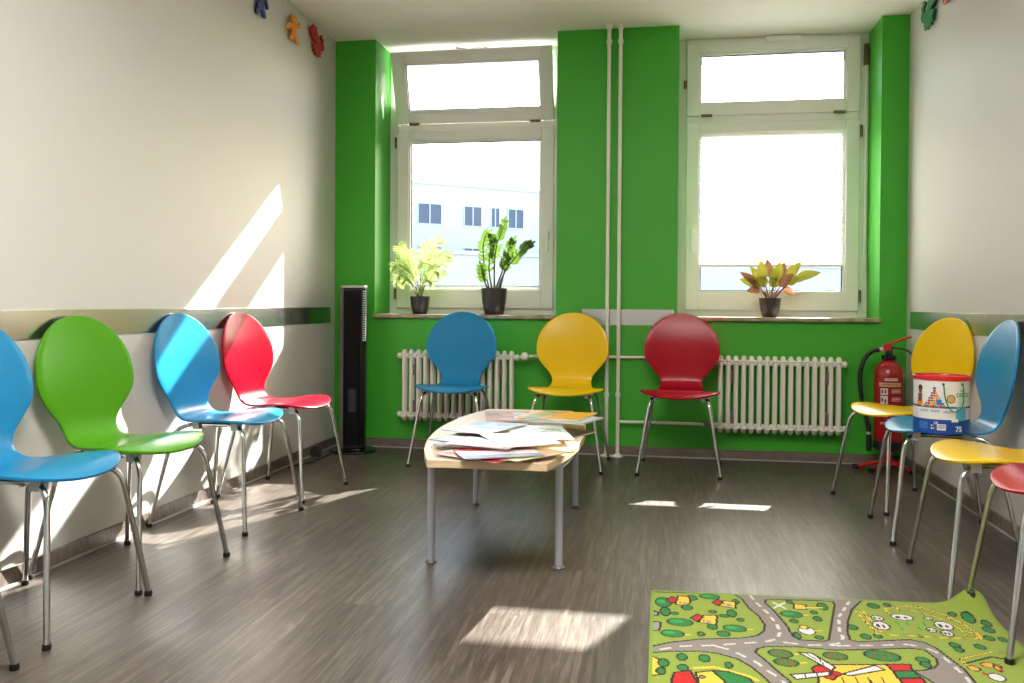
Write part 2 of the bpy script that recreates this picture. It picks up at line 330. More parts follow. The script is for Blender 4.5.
# pleated blind on window 2, drawn down to just above the sill
bx0,bx1,bz0,bz1=-sw2+.086,sw2-.086,Z2(1.20),Z2(2.035)
n=54; v=[];f=[]
for i in range(n+1):
    z=bz0+(bz1-bz0)*i/n; y=.012+(.009 if i%2 else 0); v+=[(bx0,y,z),(bx1,y,z)]
for i in range(n): f.append((2*i,2*i+1,2*i+3,2*i+2))
b2=thing('pleated_blind','white translucent pleated blind drawn over the lower sash of the right-hand window','blind',(w2.location.x,YF-.005,SILL))
MB().add(v,f).obj('blind_fabric','blind',b2)
MB().box((bx0,.008,bz0-.016),(bx1,.026,bz0)).obj('bottom_rail','pvc',b2,bevel=.003)
MB().box((bx0,.004,bz1),(bx1,.026,bz1+.014)).obj('head_rail','pvc',b2,bevel=.002)
b1=thing('pleated_blind','folded pleated blind, a narrow cream rail at the foot of the left-hand window','blind',(w1.location.x,YF-.005,Z1(1.0)+SILL))
m=MB()
for i in range(6): m.box((-sw1+.088,.010+.001*(i%2),.03+.0035*i),(sw1-.088,.024,.0325+.0035*i))
m.obj('blind_fabric','blind',b1); MB().box((-sw1+.086,.006,.051),(sw1-.086,.026,.060)).obj('top_rail','pvc',b1,bevel=.002)
# outdoor screens hanging above the glass
for W,nm in ((W1,'left'),(W2,'right')):
    s=tag(MB().box((W[0]-.0,5.80,2.505),(W[1]+.0,5.806,ZC)).obj('outdoor_screen','screen'),'pale fabric screen rolled nearly up outside the top of the %s-hand window'%nm,'screen')
# window sills
for i,W in enumerate((W1,W2)):
    m=MB().box((W[0]-.002,5.37,.842),(W[1]+.004,YF+.02,SILL)); o=m.obj('windowsill','sill',bevel=.004); o['kind']='structure'
# ------------------------------------------------------------------ outdoors
struct('ground',MB().box((-60,-60,-1.2),(60,120,-1.0)),'ground')
bld=thing('office_building','long white two-storey building with square windows seen through the left-hand window','building',(-20.5,60,-1))
def local_facade(): pass
m=MB()
# facade runs from the near left to the far right
a=Vector((-24.5,56,0)); bq=Vector((10,84,0)); dr=(bq-a).normalized(); nn=Vector((dr.y,-dr.x,0)); base=Vector((-20.5,60,-1))
def fq(s0,s1,z0,z1,y,th):
    q=[a+dr*s0+nn*y,a+dr*s1+nn*y,a+dr*s1+nn*(y-th),a+dr*s0+nn*(y-th)]
    v=[(p.x-base.x,p.y-base.y,z0+1) for p in q]+[(p.x-base.x,p.y-base.y,z1+1) for p in q]
    return v,[(3,2,1,0),(4,5,6,7),(0,1,5,4),(1,2,6,5),(2,3,7,6),(3,0,4,7)]
v,f=fq(-6,44,-1,9.75,0,10); MB().add(v,f).obj('wall','facade',bld)
v,f=fq(-6.2,44.2,9.72,9.95,.15,10.3); MB().add(v,f).obj('parapet','facade',bld)
for s0,s1 in ((2.6,4.4),(8.82,10.68),(12.6,14.05),(14.9,15.6),(16.4,17.75),(19.4,21.2),(23.6,25.4),(28,29.8),(32,33.8)):
    for z0,z1 in ((6.82,8.25),(3.7,5.08)):
        if s1-s0<1 and z0<5: continue
        v,f=fq(s0,s1,z0,z1,.03,.06); w=MB().add(v,f).obj('window','facade_window',bld)
        m=MB()
        for q in ((s0-.05,s1+.05,z1,z1+.07),(s0-.1,s1+.1,z0-.08,z0),(s0-.05,s0+.02,z0,z1),(s1-.02,s1+.05,z0,z1),((s0+s1)/2-.04,(s0+s1)/2+.04,z0,z1)): v,f=fq(*q,.09,.12); m.add(v,f)
        m.obj('window_frame','facade',w)
low=MB(); v,f=fq(-8,60,-1,4.05,9,4); low.add(v,f); v,f=fq(-8,60,4.05,4.3,9.2,4.4); low.add(v,f)
lo_=low.obj('entrance_block','facade'); lo_.location=base; tag(lo_,'low white flat-roofed block standing in front of the office building outside','building')

# ------------------------------------------------------------------ chairs
PROF=[(0,.425),(.018,.434),(.055,.446),(.11,.455),(.18,.452),(.26,.443),(.33,.438),(.372,.442),(.402,.457),(.422,.484),(.433,.522),(.440,.577),(.448,.648),(.460,.728),(.478,.811),(.498,.885)]
def shell_mesh():
    P=smoothpath([(0,a*.93-.228,b) for a,b in PROF],8); L=[0]
    for i in range(1,len(P)): L.append(L[-1]+(P[i]-P[i-1]).length)
    T=L[-1]
    def pos(s):
        s=max(0,min(T,s))
        for i in range(1,len(P)):
            if L[i]>=s: t=(s-L[i-1])/(L[i]-L[i-1]); return P[i-1].lerp(P[i],t)
        return P[-1]
    K=[(.0,.219),(.09,.2195),(.14,.217),(.19,.206),(.24,.184),(.29,.157),(.34,.133),(.38,.121),(.41,.118),(.43,.123),(.455,.136),(.48,.157),(.51,.183),(.54,.204),(.57,.2155),(.60,.219),(T,.219)]
    def kw(s):
        for i in range(1,len(K)):
            if K[i][0]>=s:
                a=K[max(i-2,0)];b=K[i-1];c=K[i];d=K[min(i+1,len(K)-1)]; t=(s-b[0])/(c[0]-b[0])
                return .5*(2*b[1]+(c[1]-a[1])*t+(2*a[1]-5*b[1]+4*c[1]-d[1])*t*t+(3*b[1]-a[1]-3*c[1]+d[1])*t**3)
        return K[-1][1]
    fa,fb=.125,T-.222
    def w(s):
        k=kw(s)
        if s<fa: u=1-s/fa; return k*max(0,(1-u**2.05))**(1/2.05)
        if s>fb: u=(s-fb)/(T-fb); return k*math.sqrt(max(0,1-u*u))
        return k
    ss=[]; n1=10
    for i in range(n1): ss.append(fa*(1-math.cos(math.pi/2*(i+.25)/n1)))
    n2=46
    for i in range(n2): ss.append(fa+(fb-fa)*i/n2)
    n3=16
    for i in range(n3): ss.append(fb+(T-fb)*math.sin(math.pi/2*i/(n3-.35)))
    nt=14; v=[];f=[]
    for s in ss:
        p=pos(s); ww=w(s)
        t=(pos(s+.004)-pos(s-.004)).normalized(); nrm=Vector((0,-t.z,t.y)) # towards the sitter
        back=max(0,min(1,(s-.42)/.12)); seat=1-max(0,min(1,(s-.30)/.12))
        for k in range(nt+1):
            x=ww*(2*k/nt-1); dish=.014*back*(x/.216)**2*1.0-.000*seat
            v.append((x,p.y+nrm.y*dish,p.z+nrm.z*dish))
    for i in range(len(ss)-1):
        for k in range(nt): f.append((i*(nt+1)+k,i*(nt+1)+k+1,(i+1)*(nt+1)+k+1,(i+1)*(nt+1)+k))
    me=bpy.data.meshes.new('chair_shell'); me.from_pydata(v,[],f); me.update()
    me.polygons.foreach_set('use_smooth',[True]*len(me.polygons)); return me
SHELL=shell_mesh(); SH={}
for c in ('blue','green','red','yellow'):
    m=SHELL.copy(); m.materials.append(M[c]); SH[c]=m
def leg_path(sx,front):
    if front: P=[(sx*.222,-.250,.012),(sx*.176,-.212,.30),(sx*.163,-.200,.375),(sx*.153,-.182,.409),(sx*.136,-.148,.424),(sx*.122,-.10,.426)]
    else: P=[(sx*.222,.205,.012),(sx*.176,.155,.28),(sx*.163,.138,.365),(sx*.152,.112,.403),(sx*.134,.075,.419),(sx*.122,.035,.421)]
    return [P[0],P[1]]+smoothpath(P[1:],5)[1:]
LEG={}
for sx in (-1,1):
    for fr in (0,1): LEG[sx,fr]=MB().tube(leg_path(sx,fr),.009,12).mesh('chair_leg','chrome',True,50)
    LEG[sx,'rail']=MB().tube([(sx*.122,-.10,.426),(sx*.122,.035,.421)],.0098,12).mesh('seat_rail','chrome',True,50)
CROSS=[MB().tube([(-.122,y,.415),(.122,y,.415)],.007,8).mesh('cross_bar','chrome',True,50) for y in (-.08,.02)]
CAP=MB().lathe([(0,0),(.0112,0),(.0122,.004),(.0115,.016),(0,.016)],n=14).mesh('foot_cap','rubber',True,50)
CLIP=MB().box((-.019,-.015,-.017),(.019,.015,.020)).mesh('mounting_clip','clip')
def chair(col,label,x,y,face,group):
    t=thing('shell_chair',label,'chair',(x,y,0),face,group)
    s=link('shell',SH[col],t); md=s.modifiers.new('thickness','SOLIDIFY'); md.thickness=.009; md.offset=-1 if 0 else 0
    bv=s.modifiers.new('edge','BEVEL'); bv.width=.003; bv.segments=2; bv.limit_method='ANGLE'; bv.angle_limit=R_(50)
    for sx in (-1,1):
        for fr in (0,1):
            l=link('leg',LEG[sx,fr],t); c=link('foot_cap',CAP,l); p=leg_path(sx,fr)[0]; c.location=(p[0],p[1],0)
        link('seat_rail',LEG[sx,'rail'],t)
        for xx,yy,zz in ((.136,-.152,.424),(.122,.04,.421)):
            c=link('mounting_clip',CLIP,t); c.location=(sx*xx,yy,zz)
    for m in CROSS: link('cross_bar',m,t)
    return t
G1='chairs along the left-hand white wall'; G2='chairs along the green window wall'; G3='chairs along the right-hand white wall'
E_=math.pi/2
chair('red','pinkish red shell chair by the left white wall, nearest the black tower fan',-1.862,4.04,E_-R_(6),G1)
chair('blue','sunlit blue shell chair by the left white wall, between the green and the red one',-1.862,3.475,E_-R_(6),G1)
chair('green','green shell chair with slim chrome legs, the only green one',-1.85,2.77,E_-R_(9),G1)
chair('blue','blue shell chair cut off by the left edge, beside the green chair',-1.862,2.30,E_-R_(2),G1)
chair('blue','chair mostly outside the lower left corner, only chrome leg showing',-1.862,1.72,E_,G1)
chair('blue','blue shell chair in front of the left radiator, under the window with two plants',-1.205,5.03,R_(2),G2)
chair('yellow','yellow shell chair on the green wall, beside the vertical white pipes and behind the table',-.53,5.03,R_(-2),G2)
chair('red','dark red shell chair against the green wall, right of the vertical white pipes',.115,5.01,R_(-3),G2)
chair('yellow','yellow shell chair in front of the red fire extinguisher, in the right-hand far corner',1.165,4.385,-E_+R_(20),G3)
chair('blue','blue shell chair carrying the toy bucket, by the right white wall',1.165,3.80,-E_-R_(2),G3)
chair('yellow','yellow shell chair by the right white wall, between the bucket chair and a red one',1.155,3.13,-E_,G3)
chair('red','red shell chair cut off by the right edge, its leg standing on the play rug',1.180,2.65,-E_-R_(5),G3)

# ------------------------------------------------------------------ low table
TZ=.425; th=.026
tb=thing('coffee_table','low boat-shaped pale wood table on four grey steel legs, covered in magazines','table',(-.597,3.5,0),math.atan2(.031,.92))
def outline(inset=0,n=18,L=.752):
    pts=[]
    for i in range(n+1):
        t=-1+2*i/n; pts.append((.203+.098*(1-abs(t)**2.2)-inset,-.752+(t+1)/2*(1.39)))
    return [(x+.018*max(0,-y),y) for x,y in pts]+[(-x+.030*max(0,-y),y) for x,y in reversed(pts)]
m=MB().prism(outline(),TZ-th,TZ); 
m.m=[1]*len(m.m); m.m[1]=0
m.obj('table_top',['beech','table_edge'],tb,bevel=.002)
LX,LY=.232,.462
for sx in (-1,1):
    for sy in (-1,1):
        l=MB().tube([(sx*LX,sy*LY,.008),(sx*LX,sy*LY,TZ-th)],.0135,20).obj('leg','grey_steel',tb,smooth=True)
        MB().lathe([(0,0),(.021,0),(.022,.004),(.018,.009),(.014,.012),(0,.012)],(sx*LX,sy*LY,0),20).obj('foot','silver',l,smooth=True)
for sx in (-1,1):
    P=[(sx*LX,-LY,TZ-th-.035),(sx*(LX+.02),-.3,TZ-th-.035),(sx*(LX+.032),0,TZ-th-.035),(sx*(LX+.02),.3,TZ-th-.035),(sx*LX,LY,TZ-th-.035)]
    MB().tube(smoothpath(P,6),.014,10).obj('side_rail','grey_steel',tb,smooth=True)
for sy in (-1,1): MB().tube([(-LX,sy*LY,TZ-th-.035),(LX,sy*LY,TZ-th-.035)],.014,10).obj('end_rail','grey_steel',tb,smooth=True)

# ------------------------------------------------------------------ magazines
def cover(name,bgc,blocks,pages=False):
    """printed cover: background colour with soft photographic patches and rows of text"""
    m=bpy.data.materials.new('printed_'+name); m.use_nodes=True; nt=m.node_tree; p=nt.nodes['Principled BSDF']; L=nt.links.new; p.inputs['Roughness'].default_value=.28; p.inputs['Specular IOR Level'].default_value=.6
    tc=nt.nodes.new('ShaderNodeTexCoord'); cur=None; base=nt.nodes.new('ShaderNodeRGB'); base.outputs[0].default_value=S(bgc); cur=base.outputs[0]
    sep=nt.nodes.new('ShaderNodeSeparateXYZ'); L(tc.outputs['Object'],sep.inputs[0])
    def band(out,a,b):
        g=nt.nodes.new('ShaderNodeMath'); g.operation='GREATER_THAN'; g.inputs[1].default_value=a; L(out,g.inputs[0])
        l=nt.nodes.new('ShaderNodeMath'); l.operation='LESS_THAN'; l.inputs[1].default_value=b; L(out,l.inputs[0])
        q=nt.nodes.new('ShaderNodeMath'); q.operation='MULTIPLY'; L(g.outputs[0],q.inputs[0]); L(l.outputs[0],q.inputs[1]); return q.outputs[0]
    for (x0,x1,y0,y1,c1,c2,sc) in blocks:
        q=nt.nodes.new('ShaderNodeMath'); q.operation='MULTIPLY'; L(band(sep.outputs[0],x0,x1),q.inputs[0]); L(band(sep.outputs[1],y0,y1),q.inputs[1])
        n=nt.nodes.new('ShaderNodeTexNoise'); n.inputs['Scale'].default_value=sc; n.inputs['Detail'].default_value=3; L(tc.outputs['Object'],n.inputs['Vector'])
        r=nt.nodes.new('ShaderNodeValToRGB'); r.color_ramp.elements[0].position=.4; r.color_ramp.elements[0].color=S(c1); r.color_ramp.elements[1].position=.58; r.color_ramp.elements[1].color=S(c2); L(n.outputs['Fac'],r.inputs[0])
        mx=nt.nodes.new('ShaderNodeMix'); mx.data_type='RGBA'; L(q.outputs[0],mx.inputs[0]); L(cur,mx.inputs[6]); L(r.outputs[0],mx.inputs[7]); cur=mx.outputs[2]
    L(cur,p.inputs['Base Color']); return m
M['pages']=mat('page_edges',(226,222,214),.7)
placed=[]
def magazine(label,x,y,rot,w,h,th_,cov,curl=0,twist=0,group='magazines scattered over the low table'):
    """x,y centre in the room; w across, h long; th_ thickness"""
    # rest on the highest thing already under it
    top=TZ; smp=[]
    for i in range(17):
        for j in range(17):
            a=(i/16-.5)*w; b=(j/16-.5)*h; smp.append((x+a*math.cos(rot)-b*math.sin(rot),y+a*math.sin(rot)+b*math.cos(rot)))
    for (px,py,pr,pw,ph,pt) in placed:
        for sx,sy in smp:
            dx,dy=sx-px,sy-py; u=dx*math.cos(-pr)-dy*math.sin(-pr); q=dx*math.sin(-pr)+dy*math.cos(-pr)
            if abs(u)<pw/2 and abs(q)<ph/2: top=max(top,pt); break
    placed.append((x,y,rot,w,h,top+th_+.0006))
    t=thing('magazine',label,'magazine',(x,y,top+.0003),rot,group)
    n=14; vt=[];ft=[]
    def zz(i,j):
        u=i/n; q=j/n
        return curl*max(0,(u-.45)/.55)**2*(.4+.6*q)
    for layer,(z0,z1,ins,nm,mt) in enumerate(((.0,th_*.82,.0012,'page_block','pages'),(th_*.82,th_,0,'cover',cov))):
        m=MB(); v=[];f=[]
        for zb in (z0,z1):
            for j in range(n+1):
                for i in range(n+1): v.append(((i/n-.5)*(w-2*ins),(j/n-.5)*(h-2*ins),zb+zz(i,j)))
        o=(n+1)**2
        for j in range(n):
            for i in range(n):
                a=j*(n+1)+i; f.append((a,a+n+1,a+n+2,a+1)); f.append((o+a,o+a+1,o+a+n+2,o+a+n+1))
        for i in range(n):
            f.append((i,i+1,o+i+1,o+i)); a=n*(n+1)+i; f.append((a+1,a,o+a,o+a+1)); a=i*(n+1); f.append((a+n+1,a,o+a,o+a+n+1)); a=i*(n+1)+n; f.append((a,a+n+1,o+a+n+1,o+a))
        m.add(v,f).obj(nm,mt,t,smooth=True,angle=30)
    return t
W_=(196,195,192)
cv=dict(
 white=cover('white',W_,[(-.09,.09,-.12,-.03,(226,150,96),(240,236,230),14),(-.09,.0,.05,.12,(200,200,205),(238,238,238),60)]),
 family=cover('family',(206,206,206),[(-.1,.1,-.1,.0,(222,196,170),(236,140,70),12),(-.03,.1,-.02,.09,(150,120,90),(230,230,226),16)]),
 plant=cover('plants',(200,206,206),[(-.02,.09,-.02,.1,(60,110,70),(216,222,220),22),(.0,.05,-.11,-.08,(190,50,50),(230,230,230),30)]),
 pale=cover('pale_blue',(176,196,212),[(-.1,.1,-.03,.12,(214,226,234),(128,160,188),9),(-.09,.09,-.13,-.09,(230,232,236),(200,210,220),20)]),
 reddish=cover('reddish',(196,120,104),[(-.1,.02,-.1,.12,(210,130,110),(120,110,100),14),(.02,.1,-.1,.12,(90,120,110),(214,190,180),16)]),
 yellow=cover('yellow_green',(226,166,24),[(-.105,-.02,-.14,.14,(92,128,42),(160,160,50),12),(-.04,.0,-.14,.14,(226,166,24),(120,140,40),20)]),
 dark=cover('dark',(38,38,44),[(-.08,.08,-.1,.1,(30,30,34),(70,66,72),10)]),
 purple=cover('violet_striped',(112,92,128),[(-.1,.1,-.12,-.06,(180,60,60),(60,50,80),14),(-.1,.1,.0,.08,(200,190,200),(90,80,120),14)]),
 redwhite=cover('red_white',(232,228,226),[(-.1,-.05,-.14,.14,(190,40,50),(200,60,60),20),(.03,.1,-.14,.14,(50,60,130),(120,120,170),14)]),
 flower=cover('flowers',(196,206,150),[(-.1,.1,-.14,.14,(214,120,130),(176,200,110),26)]),
 brown=cover('brown',(112,62,44),[(-.1,.1,-.1,.12,(150,80,50),(60,44,40),10)]))
magazine('white magazine with orange strip at the bottom of the left front stack',-.645,3.03,R_(78),.21,.27,.005,cv['white'])
magazine('thin red and white leaflet fanned out furthest towards the table front',-.585,2.84,R_(62),.20,.27,.003,cv['redwhite'])
magazine('flower-patterned magazine on the front right of the pile, beside the bare table corner',-.44,2.86,R_(-40),.2,.26,.003,cv['flower'],curl=.006)
magazine('dark brown magazine showing in the middle of the left stack under the pale blue one',-.655,3.15,R_(84),.19,.25,.007,cv['brown'])
magazine('black glossy magazine under the yellow and green one',-.42,3.42,R_(68),.21,.28,.006,cv['dark'])
magazine('second thin red and white leaflet, turned across the table front near its middle',-.53,2.83,R_(-66),.2,.27,.003,cv['redwhite'],curl=.005)
magazine('violet striped magazine on the left front stack, partly under the white family one',-.635,3.0,R_(80),.2,.26,.005,cv['purple'])
magazine('black-covered booklet lying flat at the far left of the front stack',-.705,3.02,R_(70),.12,.19,.004,cv['dark'])
magazine('thin white leaflet with red edge on top of the left front stack',-.60,2.93,R_(74),.13,.25,.002,cv['redwhite'],curl=.004)
magazine('grey-white magazine with a green plant picture, in the middle of the table',-.455,3.26,R_(14),.22,.36,.004,cv['plant'])
magazine('pale blue magazine lying at the left side of the pile',-.67,3.31,R_(-22),.21,.30,.004,cv['pale'],curl=.004)
magazine('reddish printed magazine at the far left end of the pile',-.635,3.63,R_(12),.2,.30,.004,cv['reddish'],curl=.006)
magazine('grey magazine with pale pages directly under the yellow and green one',-.40,3.56,R_(72),.21,.29,.006,cv['pale'])
magazine('large yellow and green magazine on top at the right, overhanging the table edge',-.42,3.60,R_(-14),.27,.24,.006,cv['yellow'],curl=.004)
magazine('white magazine with orange family photo, topmost at the front of the pile',-.49,3.03,R_(28),.21,.29,.003,cv['family'],curl=.006)

# ------------------------------------------------------------------ radiators
def radiator(label,x0,x1,n,z0,z1,left_valve,y=5.315):
    t=thing('column_radiator',label,'radiator',(x0,y,z0)); H_=z1-z0; W_=x1-x0; p=W_/n
    me=MB()
    for dy in (-.02,.02): me.tube([(0,dy,.03),(0,dy,H_-.03)],.0125,12)
    for z in (.03,H_-.03): me.lathe([(.0,-.019),(.012,-.018),(.022,-.010),(.026,0),(.022,.010),(.012,.018),(0,.019)],(0,0,z),18,axis='x')
    for z,s in ((.026,-1),(H_-.026,1)):
        me.tube([(0,-.026,z),(0,-.016,z+s*.018),(0,0,z+s*.024),(0,.016,z+s*.018),(0,.026,z)],.0155,12)
    me=me.mesh('column_section','radiator',True,60)
    for i in range(n):
        o=link('column',me,t); o.location=(p*(i+.5),0,0)
    for z in (.03,H_-.03):
        MB().tube([(-.004,0,z),(W_+.004,0,z)],.017,14).obj('header_pipe','radiator',t,smooth=True)
        for sx,x in ((-1,-.012),(1,W_+.012)):
            MB().lathe([(0,-.012),(.014,-.012),(.019,-.004),(.019,.006),(.012,.012),(0,.012)],(x,0,z),14,axis='x').obj('end_plug','radiator',t,smooth=True)
    for x in (p*1.9,W_-p*1.9):
        for z in (.08,H_-.12):
            MB().box((x-.010,-.02,z-.03),(x+.010,D-y,z+.04)).box((x-.004,-.026,z-.02),(x+.004,-.02,z+.03)).obj('wall_bracket','silver',t,bevel=.002)
    return t
ra=radiator('white column radiator under the left-hand window, behind the blue chair',-1.628,-.89,16,.198,.632,False)
rb=radiator('white column radiator under the right-hand window, between the dark red chair and the extinguisher',.335,1.055,16,.185,.625,True)
# thermostat valve on the left radiator, lockshield valve on the right one (parts of their radiator)
MB().lathe([(0,-.028),(.016,-.028),(.024,-.02),(.026,.0),(.024,.018),(.016,.026),(0,.028)],(.80,-.015,.414),20,axis='y').obj('thermostat_valve','radiator',ra,smooth=True)
MB().tube([(.75,0,.404),(.85,0,.414)],.010,10).obj('valve_pipe','radiator',ra,smooth=True)
MB().tube([(-.07,0,.036),(.0,0,.036)],.009,10).lathe([(0,-.016),(.016,-.014),(.018,0),(.016,.014),(0,.016)],(-.045,-.006,.036),14,axis='y').obj('lockshield_valve','silver',rb,smooth=True)
# vertical riser pipes
def riser(x,label):
    t=thing('heating_pipe',label,'pipe',(x,5.352,0)); h=ZC
    MB().tube([(0,0,.0),(0,0,h)],.0115,16).obj('pipe','radiator',t,smooth=True)
    for a in ((.0,.035,.011),(h-.05,.05,-.0)):
        pass
    MB().lathe([(0,0),(.034,0),(.034,.005),(.02,.012),(.0125,.02)],n=20).obj('floor_rosette','radiator',t,smooth=True)
    MB().lathe([(.0125,h-.03),(.017,h-.014),(.026,h-.006),(.027,h),(0,h)],n=20).obj('ceiling_rosette','radiator',t,smooth=True)
    MB().lathe([(.0118,0),(.0165,.004),(.0165,.030),(.0118,.034)],(0,0,h-.115),16).obj('sleeve','radiator',t,smooth=True)
    MB().lathe([(.0118,0),(.016,.004),(.016,.026),(.0118,.030)],(0,0,.365),16).obj('sleeve','radiator',t,smooth=True)
    return t
p1=riser(-.324,'left one of the two vertical white heating pipes'); p2=riser(-.254,'right one of the two vertical white heating pipes')
# horizontal feed pipes
def feed(label,pts,loc):
    t=MB().tube([(p[0]-loc[0],p[1]-loc[1],p[2]-loc[2]) for p in pts],.009,12).obj('horizontal_pipe','radiator',smooth=True); t.location=loc; tag(t,label,'pipe')
feed('short white horizontal pipe between the left radiator valve and the vertical pipes',[(-.80,5.33,.612),(-.42,5.345,.612),(-.336,5.350,.612)],(-.56,5.34,.612))
feed('upper white horizontal pipe running behind the dark red chair to the right-hand radiator',[(-.336,5.378,.612),(.30,5.378,.612),(.322,5.36,.600),(.330,5.32,.597)],(0,5.37,.612))
feed('lower white horizontal pipe running behind the legs of the dark red chair',[(-.242,5.352,.216),(.2,5.352,.216),(.25,5.34,.216),(.262,5.318,.216)],(0,5.35,.216))

# ------------------------------------------------------------------ tower fan
fan=thing('tower_fan','tall black and silver tower fan standing in the corner by the green wall','fan',(-1.905,5.20,0),R_(14))
MB().lathe([(0,0),(.140,0),(.148,.006),(.146,.014),(.12,.022),(.06,.03),(0,.03)],n=48).obj('base','black',fan,smooth=True)
def rr(w,d,r,n=6):
    out=[]
    for cx,cy,a0 in ((w-r,d-r,0),(-w+r,d-r,90),(-w+r,-d+r,180),(w-r,-d+r,270)):
        for i in range(n+1): a=R_(a0+90*i/n); out.append((cx+r*math.cos(a),cy+r*math.sin(a)))
    return out
MB().prism(rr(.078,.075,.035),.028,1.03).obj('body','black',fan,bevel=.003)
MB().prism([(-.0795,-.045),(-.0795,.04),(-.0775,.045),(-.0775,-.045)],.03,1.03).prism([(-.079,-.048),(-.056,-.0775),(-.058,-.079),(-.081,-.049)],.03,1.03).obj('side_trim','silver',fan)
MB().prism([(x,y-.006) for x,y in rr(.062,.075,.03)],.05,1.015).obj('front_panel',mat('fan_front_black',(8,8,10),.3,spec=.2),fan,bevel=.002)
MB().prism(rr(.079,.076,.035),1.03,1.045).obj('top_cap',mat('fan_top_cap',(190,190,188),.35,metal=.3),fan,bevel=.003)
m=MB()
for i in range(58): m.box((-.045,-.0835,.42+.0098*i),(.045,-.080,.4245+.0098*i))
m.obj('air_grille',mat('fan_grille_black',(7,7,8),.6,spec=.12),fan)
m=MB()
for i in range(22): m.box((.062,-.079,.70+.0145*i),(.0795,-.03,.709+.0145*i))
m.obj('side_louvre',mat('fan_side_louvre',(176,176,172),.3,metal=.4),fan)
MB().box((-.022,-.0835,.26),(.022,-.080,.40)).obj('control_panel',mat('dark_grey_display',(46,48,54),.2),fan,bevel=.001)
c=MB().tube(smoothpath([(-1.985,5.21,.012),(-1.99,5.12,.008),(-1.99,5.0,.008),(-2.0,4.84,.006),(-2.0,4.76,.006),(-2.035,4.66,.006),(-2.065,4.58,.006)],8),.0038,8).obj('power_cable','matt_black',smooth=True)
c.parent=fan; c.matrix_parent_inverse=(Matrix.Translation((-1.905,5.20,0))@Matrix.Rotation(R_(14),4,'Z')).inverted()
pl=thing('power_plug_adapter','black plug adapter lying on the floor by the skirting, beside the tower fan','adapter',(-2.062,4.98,.0),R_(8))
MB().box((-.03,-.02,0),(.03,.02,.045)).obj('housing','matt_black',pl,bevel=.006); MB().lathe([(0,.045),(.016,.045),(.014,.06),(0,.06)],n=16).obj('socket','matt_black',pl,smooth=True)

# ------------------------------------------------------------------ fire extinguisher on its stand
ex=thing('fire_extinguisher','red fire extinguisher with black hose on a red tubular floor stand','fire extinguisher',(1.29,5.235,0),R_(-12))
r=.079
MB().lathe([(0,.122),(r-.006,.122),(r,.128),(r,.172),(0,.172)],n=40).obj('base_ring','matt_black',ex,smooth=True)
MB().lathe([(0,.170),(r-.002,.170),(r,.176),(r,.545),(r-.004,.575),(r-.018,.602),(r-.040,.62),(.028,.634),(0,.634)],n=48).obj('cylinder','ext_red',ex,smooth=True)
MB().lathe([(0,.632),(.034,.632),(.036,.636),(.036,.655),(.030,.660),(.020,.662),(.020,.70),(.016,.712),(0,.712)],n=24).obj('valve','black',ex,smooth=True)
m=MB()
for i in range(12):
    a=i*math.pi/6; m.box((-.005,.033,.634),(.005,.040,.657),0,Matrix.Rotation(a,4,'Z'))
m.obj('collar_grip','black',ex)
m=MB().tube([(-.015,-.01,.695),(-.012,-.01,.715),(.03,-.012,.735),(.085,-.012,.757),(.115,-.012,.765)],.013,10,flat=.5).box((-.03,-.024,.685),(.012,.004,.722)); m.obj('carry_handle','ext_red2',ex,smooth=True)
MB().tube(smoothpath([(0,-.012,.70),(.04,-.012,.700),(.09,-.012,.690),(.118,-.012,.668)],5),.008,8,flat=.6).obj('squeeze_lever','black',ex,smooth=True)
MB().tube([(-.015,0,.69),(-.05,-.005,.688)],.014,14).obj('hose_fitting',mat('hose_fitting',(205,200,190),.4,metal=.3),ex,smooth=True)
MB().tube(smoothpath([(-.05,-.005,.688),(-.085,-.008,.680),(-.125,-.012,.640),(-.150,-.015,.56),(-.150,-.015,.47),(-.138,-.015,.38),(-.118,-.015,.30),(-.106,-.015,.245),(-.102,-.015,.20)],6),.0125,12).obj('hose','matt_black',ex,smooth=True)
MB().lathe([(.0,.105),(.0135,.105),(.0145,.12),(.0145,.20),(.0,.20)],(-.1005,-.015,.0),14).obj('nozzle','matt_black',ex,smooth=True)
MB().lathe([(.0145,0),(.0165,.002),(.0165,.014),(.0145,.016)],(-.102,-.015,.20),14).obj('nozzle_ring',mat('nozzle_ring',(200,200,200),.3,metal=.5),ex,smooth=True)
m=MB(); 
SA=(R_(196),R_(240),R_(-45),R_(66))
for a in SA:
    m.tube([(.02*math.cos(a),.02*math.sin(a),.05),(.06*math.cos(a),.06*math.sin(a),.044),(.12*math.cos(a),.12*math.sin(a),.028),(.175*math.cos(a),.175*math.sin(a),.018)],.0115,10)
m.lathe([(0,.04),(.022,.04),(.024,.112),(.052,.116),(.052,.122),(0,.122)],n=24); st=m.obj('stand','ext_red2',ex,smooth=True)
for a in SA:
    k=MB().tube([(.165*math.cos(a),.165*math.sin(a),.0185),(.190*math.cos(a),.190*math.sin(a),.0165)],.0145,12).obj('stand_cap','rubber',st,smooth=True)
